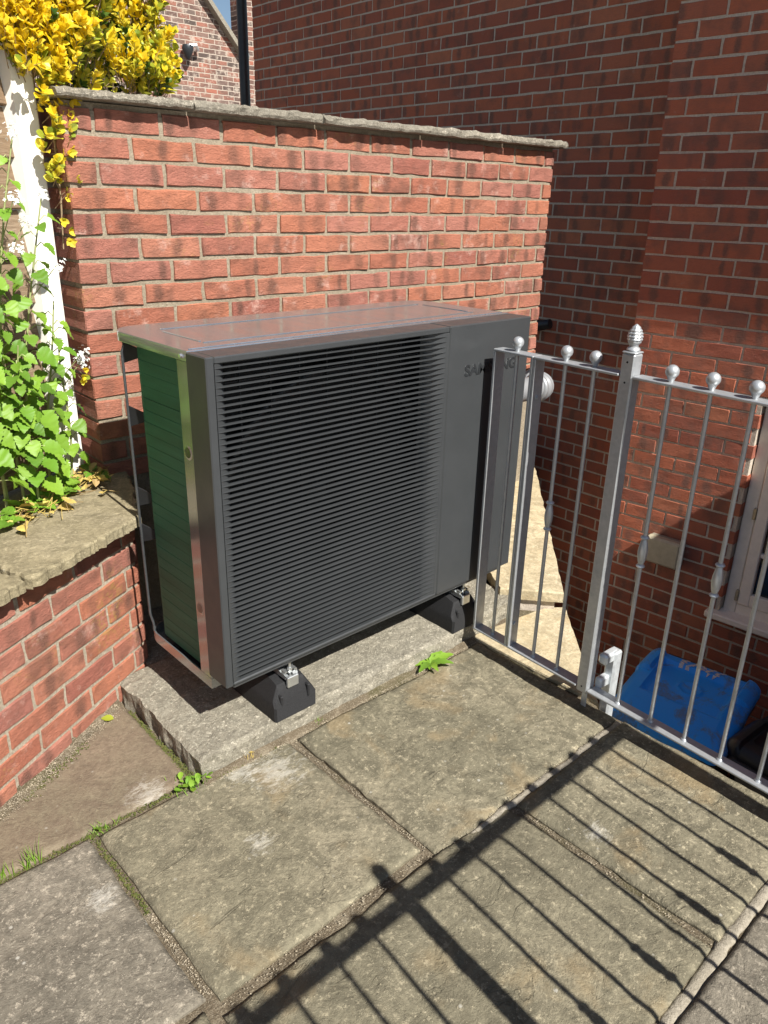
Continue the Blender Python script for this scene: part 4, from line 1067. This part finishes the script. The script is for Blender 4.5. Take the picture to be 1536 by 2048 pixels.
# tall weeds with heart shaped toothed leaves along the fence
def toothed_leaf(seed, w_=.95):
    R_ = random.Random(seed); n = 15; v = [(0, 0, 0)]; f = []
    side = []
    for s_ in (-1, 1):
        row = []
        for i in range(n):
            u = i/(n-1); x = -.10*math.cos(u*math.pi*.5)*(1 if u < .2 else 1) + u*1.0
            wd = .5*w_*(math.sin(math.pi*(u**.62))**.85 if 0 < u < 1 else 0) + (.05 if i == 0 else 0)
            wd *= 1 + (.13 if i % 2 else -.06)
            z_ = -.22*u*u + .22*wd + .05*R_.uniform(-1, 1)
            row.append((x, s_*wd, z_))
        side.append(row)
    mid = [(max(0, u_)*1.0, 0, -.22*u_*u_-.02) for u_ in [i/(n-1) for i in range(n)]]
    v = mid + side[0] + side[1]
    for i in range(n-1):
        f.append((i, i+1, n+i+1, n+i)); f.append((i, 2*n+i, 2*n+i+1, i+1))
    return v, f
TL = []
for k in range(5):
    q = MB(); q.add(*toothed_leaf(k, .85+.06*k)); me = q.mesh('leaf', M['mleaf'], True, fix=False); TL.append(me)
camd = Vector((-.55, -.75, .35))
def weed(x, y, h, lean, label, nleaf, big=.085, flower=True, seed=0):
    nleaf = int(nleaf*1.9); big *= .78; R_ = random.Random(seed); r = empty('leafy_weed', (x, y, .645), label, 'plant', 'leafy weeds along the fence')
    pts = []
    for i in range(7):
        u = i/6; pts.append(Vector((x+lean[0]*u*u*h + .012*math.sin(5*u+seed), y+lean[1]*u*u*h, .64+h*u)))
    mb = MB(); mb.tube(pts, [.0048*(1-.55*i/6) for i in range(7)], 7)
    def at(u):
        i = min(5, int(u*6)); return pts[i].lerp(pts[i+1], u*6-i)
    lv_ = []
    for k in range(nleaf):
        u = .16+.78*(k+R_.random()*.6)/nleaf; q = at(u); a = k*2.4+R_.uniform(-.5, .5)
        out = Vector((math.cos(a), math.sin(a), 0)); out = (out + Vector((-.25, -.75, 0))*.9).normalized()
        s_ = big*(1.05-.62*u)*R_.uniform(.75, 1.15); pl_ = s_*R_.uniform(.5, .9)
        tip = q + out*pl_ + Vector((0, 0, .35*pl_)); mb.tube([q, q.lerp(tip, .6)+Vector((0, 0, .01)), tip], .0016, 5)
        ld = (out + Vector((0, 0, -.55+R_.uniform(-.4, .25)))); upv = Vector((out.x*.5, out.y*.5-.25, .85))
        lv_.append((R_.randrange(5), orient(tip, ld, upv, R_.uniform(-.5, .5), s_)))
    so_ = smooth_angle(mb.build('stem', M['stem'], r), 60)
    for (k, Mt) in lv_: obj('leaf', TL[k], r, Mt)
    if flower:
        st_ = MB()
        for hd in range(3):
            fl = MB()
            top = at(1.0 if hd == 0 else .86-.06*hd) + (Vector((0, 0, 0)) if hd == 0 else Vector((R_.uniform(-.07, .07), R_.uniform(-.08, 0), .05)))
            if hd: st_.tube([at(.8-.06*hd), top], .0014, 5)
            for k in range(34):
                o_ = Vector((R_.gauss(0, .012), R_.gauss(0, .012), R_.gauss(0, .009))); c_ = top+o_; nrm = (o_ + Vector((0, -.012, .018))).normalized()
                for j in range(4):
                    a = j*math.pi/2+k; s1 = nrm.orthogonal().normalized(); s2 = nrm.cross(s1); d_ = s1*math.cos(a)+s2*math.sin(a); e_ = nrm.cross(d_)
                    fl.add([c_, c_+d_*.0034+e_*.0019, c_+d_*.0056+nrm*.0004, c_+d_*.0034-e_*.0019], [(0,1,2,3)])
            obj('flower_cluster', fl.mesh('flower_cluster', M['petal'], fix=False), r)
        if st_.v: obj('flower_stalk', st_.mesh('flower_stalk', M['stem'], fix=False), r)
weed(-.30, .735, 1.30, (.05, -.05), 'tallest white flowering weed at the left edge in front of the fence', 18, .085, True, 1)
weed(-.235, .775, 1.08, (.10, -.06), 'leafy weed with white flowers left of the white post reaching across it', 18, .09, True, 2)
weed(-.165, .815, .92, (.12, -.04), 'leafy weed with broad toothed leaves leaning towards the white post', 16, .10, True, 3)
weed(-.10, .86, .62, (.10, -.06), 'bushy bright green weed in front of the lower white post', 15, .095, False, 4)
weed(-.345, .69, .72, (.0, -.08), 'short dense weed with large leaves at the left picture edge', 16, .10, False, 5)
weed(-.02, .91, .50, (.04, -.05), 'small weed with few leaves at the foot of the white post', 9, .07, True, 6)
weed(-.20, .75, .52, (.02, -.10), 'low dense weed with overlapping leaves above the leaf litter', 16, .09, False, 7)
weed(-.29, .75, .82, (.08, -.06), 'middle height weed between the tallest flowering weed and the post', 16, .095, False, 8)
# litter on the coping
lt_ = MB()
for k in range(80):
    u = RR.random(); base = Vector((-.36, .68)).lerp(Vector((.07, .97)), u); off = nL*abs(RR.gauss(0, .06)) ; q = base+off
    d = Vector((RR.uniform(-1, 1), RR.uniform(-1, 1), RR.uniform(-.1, .35))); v, f = toothed_leaf(RR.randrange(999)) if k % 3 else oval_leaf(1, .4, .5)
    lt_.add(v, f, orient((q.x, q.y, .655+RR.uniform(0, .025)), d, (RR.uniform(-.5, .5), RR.uniform(-.5, .5), 1), 0, RR.uniform(.018, .05)))
    if k % 2 == 0:
        lt_.tube([(q.x, q.y, .65), (q.x+RR.uniform(-.05, .05), q.y+RR.uniform(-.04, .04), .66+RR.uniform(0, .04)), (q.x+RR.uniform(-.09, .09), q.y+RR.uniform(-.06, .06), .652)], .0011, 4)
o = obj('leaf_litter', lt_.mesh('leaf_litter', M['dry'], fix=False)); tag(o, 'dry yellow and brown leaf litter under the weeds on the coping', 'leaf litter', kind='stuff')
gl_ = MB()
for k in range(34):
    u = RR.random(); base = Vector((-.36, .68)).lerp(Vector((.05, .95)), u); q = base+nL*abs(RR.gauss(.02, .05))
    v, f = toothed_leaf(k); gl_.add(v, f, orient((q.x, q.y, .662+RR.uniform(0, .02)), (RR.uniform(-1, 1), RR.uniform(-1, .2), RR.uniform(-.1, .3)), (0, -.2, 1), 0, RR.uniform(.03, .06)))
o = obj('fallen_green_leaves', gl_.mesh('fallen_green_leaves', M['mleaf'], fix=False)); tag(o, 'wilting green leaves lying along the raised bed coping', 'leaf litter', kind='stuff')

# dandelion against the plinth
dn = empty('dandelion', (.835, -.012, 0), 'bright green dandelion rosette growing at the foot of the plinth', 'plant')
def strap_leaf(seed, n=9):
    R_ = random.Random(seed); v = []; f = []
    for i in range(n):
        u = i/(n-1); w_ = .16*math.sin(math.pi*min(1, u**.75))**.8*(1.18 if i % 2 else .82)+.015; z_ = .28*u-.42*u*u
        v += [(u, -w_, z_+w_*.3), (u, 0, z_), (u, w_, z_+w_*.3)]
    for i in range(n-1):
        a = 3*i; f += [(a, a+3, a+4, a+1), (a+1, a+4, a+5, a+2)]
    return v, f
for k, (a, L) in enumerate([(200, .085), (250, .07), (300, .085), (340, .10), (20, .10), (160, .07), (90, .06), (225, .05)]):
    q = MB(); q.add(*strap_leaf(k)); obj('leaf', q.mesh('leaf', M['mleaf'], True, fix=False), dn, orient((.835, -.014, .004), (math.cos(RAD(a)), math.sin(RAD(a))*.8, .25), (0, 0, 1), RR.uniform(-.3, .3), L))
# small weeds in the joints
def tuft(x, y, label, n=30, h=.03, r=.025, leaves=6, seed=0, stretch=(1, .4), mt_='mleaf'):
    R_ = random.Random(seed); g_ = MB()
    for k in range(n):
        a, c_ = R_.gauss(0, r*stretch[0]), R_.gauss(0, r*stretch[1]); hh = h*R_.uniform(.4, 1.2); lx, ly = R_.gauss(0, .012), R_.gauss(0, .012)
        w_ = .0010; p0 = (x+a, y+c_, -.012)
        g_.add([(p0[0]-w_, p0[1], p0[2]), (p0[0]+w_, p0[1], p0[2]), (p0[0]+lx*.5+w_*.7, p0[1]+ly*.5, p0[2]+hh*.6), (p0[0]+lx*.5-w_*.7, p0[1]+ly*.5, p0[2]+hh*.6), (p0[0]+lx, p0[1]+ly, p0[2]+hh)], [(0,1,2,3), (3,2,4)])
    for k in range(leaves):
        v, f = oval_leaf(.022, .007, .2); g_.add(v, f, orient((x+R_.gauss(0, r*.7*stretch[0]), y+R_.gauss(0, r*.7*stretch[1]), .004), (R_.uniform(-1, 1), R_.uniform(-1, 1), .5), (0, 0, 1), 0, R_.uniform(.6, 1.3)))
    o = obj('joint_weed', g_.mesh('joint_weed', M[mt_], fix=False)); tag(o, label, 'plant', 'small weeds in the paving joints')
tuft(-.125, .012, 'clump of small green weeds at the front left corner of the plinth', 70, .03, .032, 26, 1, (1.1, .7))
tuft(-.40, .024, 'wispy grass tuft where three paving slabs meet left of the plinth', 34, .03, .02, 2, 2, (1, .5))
tuft(-.575, .03, 'tall grass blades in the joint at the left picture edge', 22, .065, .012, 0, 3)
tuft(-.635, .03, 'short grass blades in the joint nearest the left picture edge', 12, .06, .012, 0, 4)
tuft(.32, -.008, 'tiny grass sprig at the foot of the plinth near the left rubber foot', 12, .03, .008, 0, 5)
tuft(.06, -.004, 'thin reddish weed sprig at the foot of the plinth front', 14, .035, .012, 1, 6, (1, .4), 'dry')
# moss and grit in the joints
ms = MB()
for k in range(2600):
    c_ = RR.random()
    if c_ < .30: x, y, z_ = -.110+RR.gauss(0, .006), RR.uniform(.02, .45), -.006
    elif c_ < .5: x, y, z_ = RR.uniform(-.66, -.1), .022+RR.gauss(0, .005), -.008
    elif c_ < .62: x, y, z_ = -.418+RR.gauss(0, .004), RR.uniform(-.3, .02), -.009
    elif c_ < .7: s_ = RR.uniform(-.32, -.06); q = lp(s_, .03+RR.gauss(0, .012)); x, y, z_ = q.x, q.y, .0
    else: x, y, z_ = RR.uniform(-.07, .15), -.002+RR.gauss(0, .006), -.004
    r_ = RR.uniform(.0015, .004); a = RR.uniform(0, 6)
    ms.add([(x+r_*math.cos(a+i*2.1), y+r_*math.sin(a+i*2.1), z_) for i in range(3)] + [(x, y, z_+r_*RR.uniform(.6, 1.6))], [(0,1,3), (1,2,3), (2,0,3)])
o = obj('moss', ms.mesh('moss', leaf_mat('moss_green', (.07,.085,.02), (.10,.115,.025), (.14,.12,.04), .9, .1), fix=False)); tag(o, 'dark green moss in the paving joints beside the plinth', 'moss', kind='stuff')
gr = MB()
def pebble(x, y, z_, r_):
    h = [(r_, 0, 0), (0, r_, 0), (-r_, 0, 0), (0, -r_, 0), (0, 0, r_*.7), (0, 0, -r_*.5)]
    h = [(x+a*RR.uniform(.6, 1.2), y+c_*RR.uniform(.6, 1.2), z_+e*RR.uniform(.6, 1.1)) for a, c_, e in h]
    gr.add(h, [(0,1,4), (1,2,4), (2,3,4), (3,0,4), (1,0,5), (2,1,5), (3,2,5), (0,3,5)])
for k in range(7000):
    c_ = RR.random(); r_ = RR.uniform(.0007, .0024)
    if c_ < .5: s_ = RR.uniform(-1.0, .12); d_ = abs(RR.gauss(.012, .016)); q = lp(s_, d_); x, y = q.x, q.y; z_ = .004+max(0, .03-d_)*.35
    elif c_ < .82: x = RR.uniform(-.1, 1.1); y = -.008-abs(RR.gauss(0, .010)); z_ = -.004
    elif c_ < .86: x = -.419+RR.gauss(0, .005); y = RR.uniform(-.57, -.3); z_ = -.008
    elif c_ < .91: x = .209+RR.gauss(0, .005); y = RR.uniform(-.60, -.03); z_ = -.010
    elif c_ < .94: x = .507+RR.gauss(0, .005); y = RR.uniform(-1.24, -.66); z_ = -.010
    else: x = RR.uniform(-.42, 1.05); y = -.613-.02*(x > .2)+RR.gauss(0, .007); z_ = -.006
    pebble(x, y, z_, r_)
o = obj('grit', gr.mesh('grit', M['gravel'], fix=False)); tag(o, 'loose pale grit along the foot of the walls and in the paving joints', 'grit', kind='stuff')
# mortar fillets: foot of the low wall and of the plinth front
fl = MB(); n = 60; v = []; f = []
for i in range(n+1):
    s_ = -1.0+1.14*i/n; a = nz(s_, 3, 0, 9, 3)
    for (d_, z_) in ((-.004, .020+.012*a), (.006+.004*a, .010+.004*a), (.018+.010*a, .003), (.024+.010*a, -.012)):
        q = lp(s_, d_); v.append((q.x, q.y, z_))
for i in range(n):
    for j in range(3): f.append((i*4+j, (i+1)*4+j, (i+1)*4+j+1, i*4+j+1))
fl.add(v, f); fl.build('mortar_fillet', M['sand'], lw, True)
fl = MB(); n = 70; v = []; f = []
for i in range(n+1):
    x = -.1+1.19*i/n; a = nz(x, 7, 0, 8, 3)
    for (d_, z_) in ((.004, .008+.006*a), (-.007-.004*a, .002+.002*a), (-.016-.008*a, -.004), (-.024, -.013)): v.append((x, d_, z_))
for i in range(n):
    for j in range(3): f.append((i*4+j, (i+1)*4+j, (i+1)*4+j+1, i*4+j+1))
fl.add(v, f); fl.build('mortar_fillet', M['sand'], pl, True)
# two fallen leaves by the low wall
for (x, y, a, mt_, lab) in [(-.175, .495, 60, 'petal', 'pale fallen petal leaf lying by the foot of the low brick wall'), (-.20, .452, -40, 'vleaf', 'yellow green fallen leaf lying on the slab near the low brick wall')]:
    q = MB(); q.add(*oval_leaf(.036, .012, .25)); o = obj('fallen_leaf', q.mesh('fallen_leaf', M[mt_], True, fix=False), None, orient((x, y, .012), (math.cos(RAD(a)), math.sin(RAD(a)), .05), (0, 0, 1), .2, 1.1)); tag(o, lab, 'leaf', 'fallen leaves on the patio')
print('house single bricks', nB_)
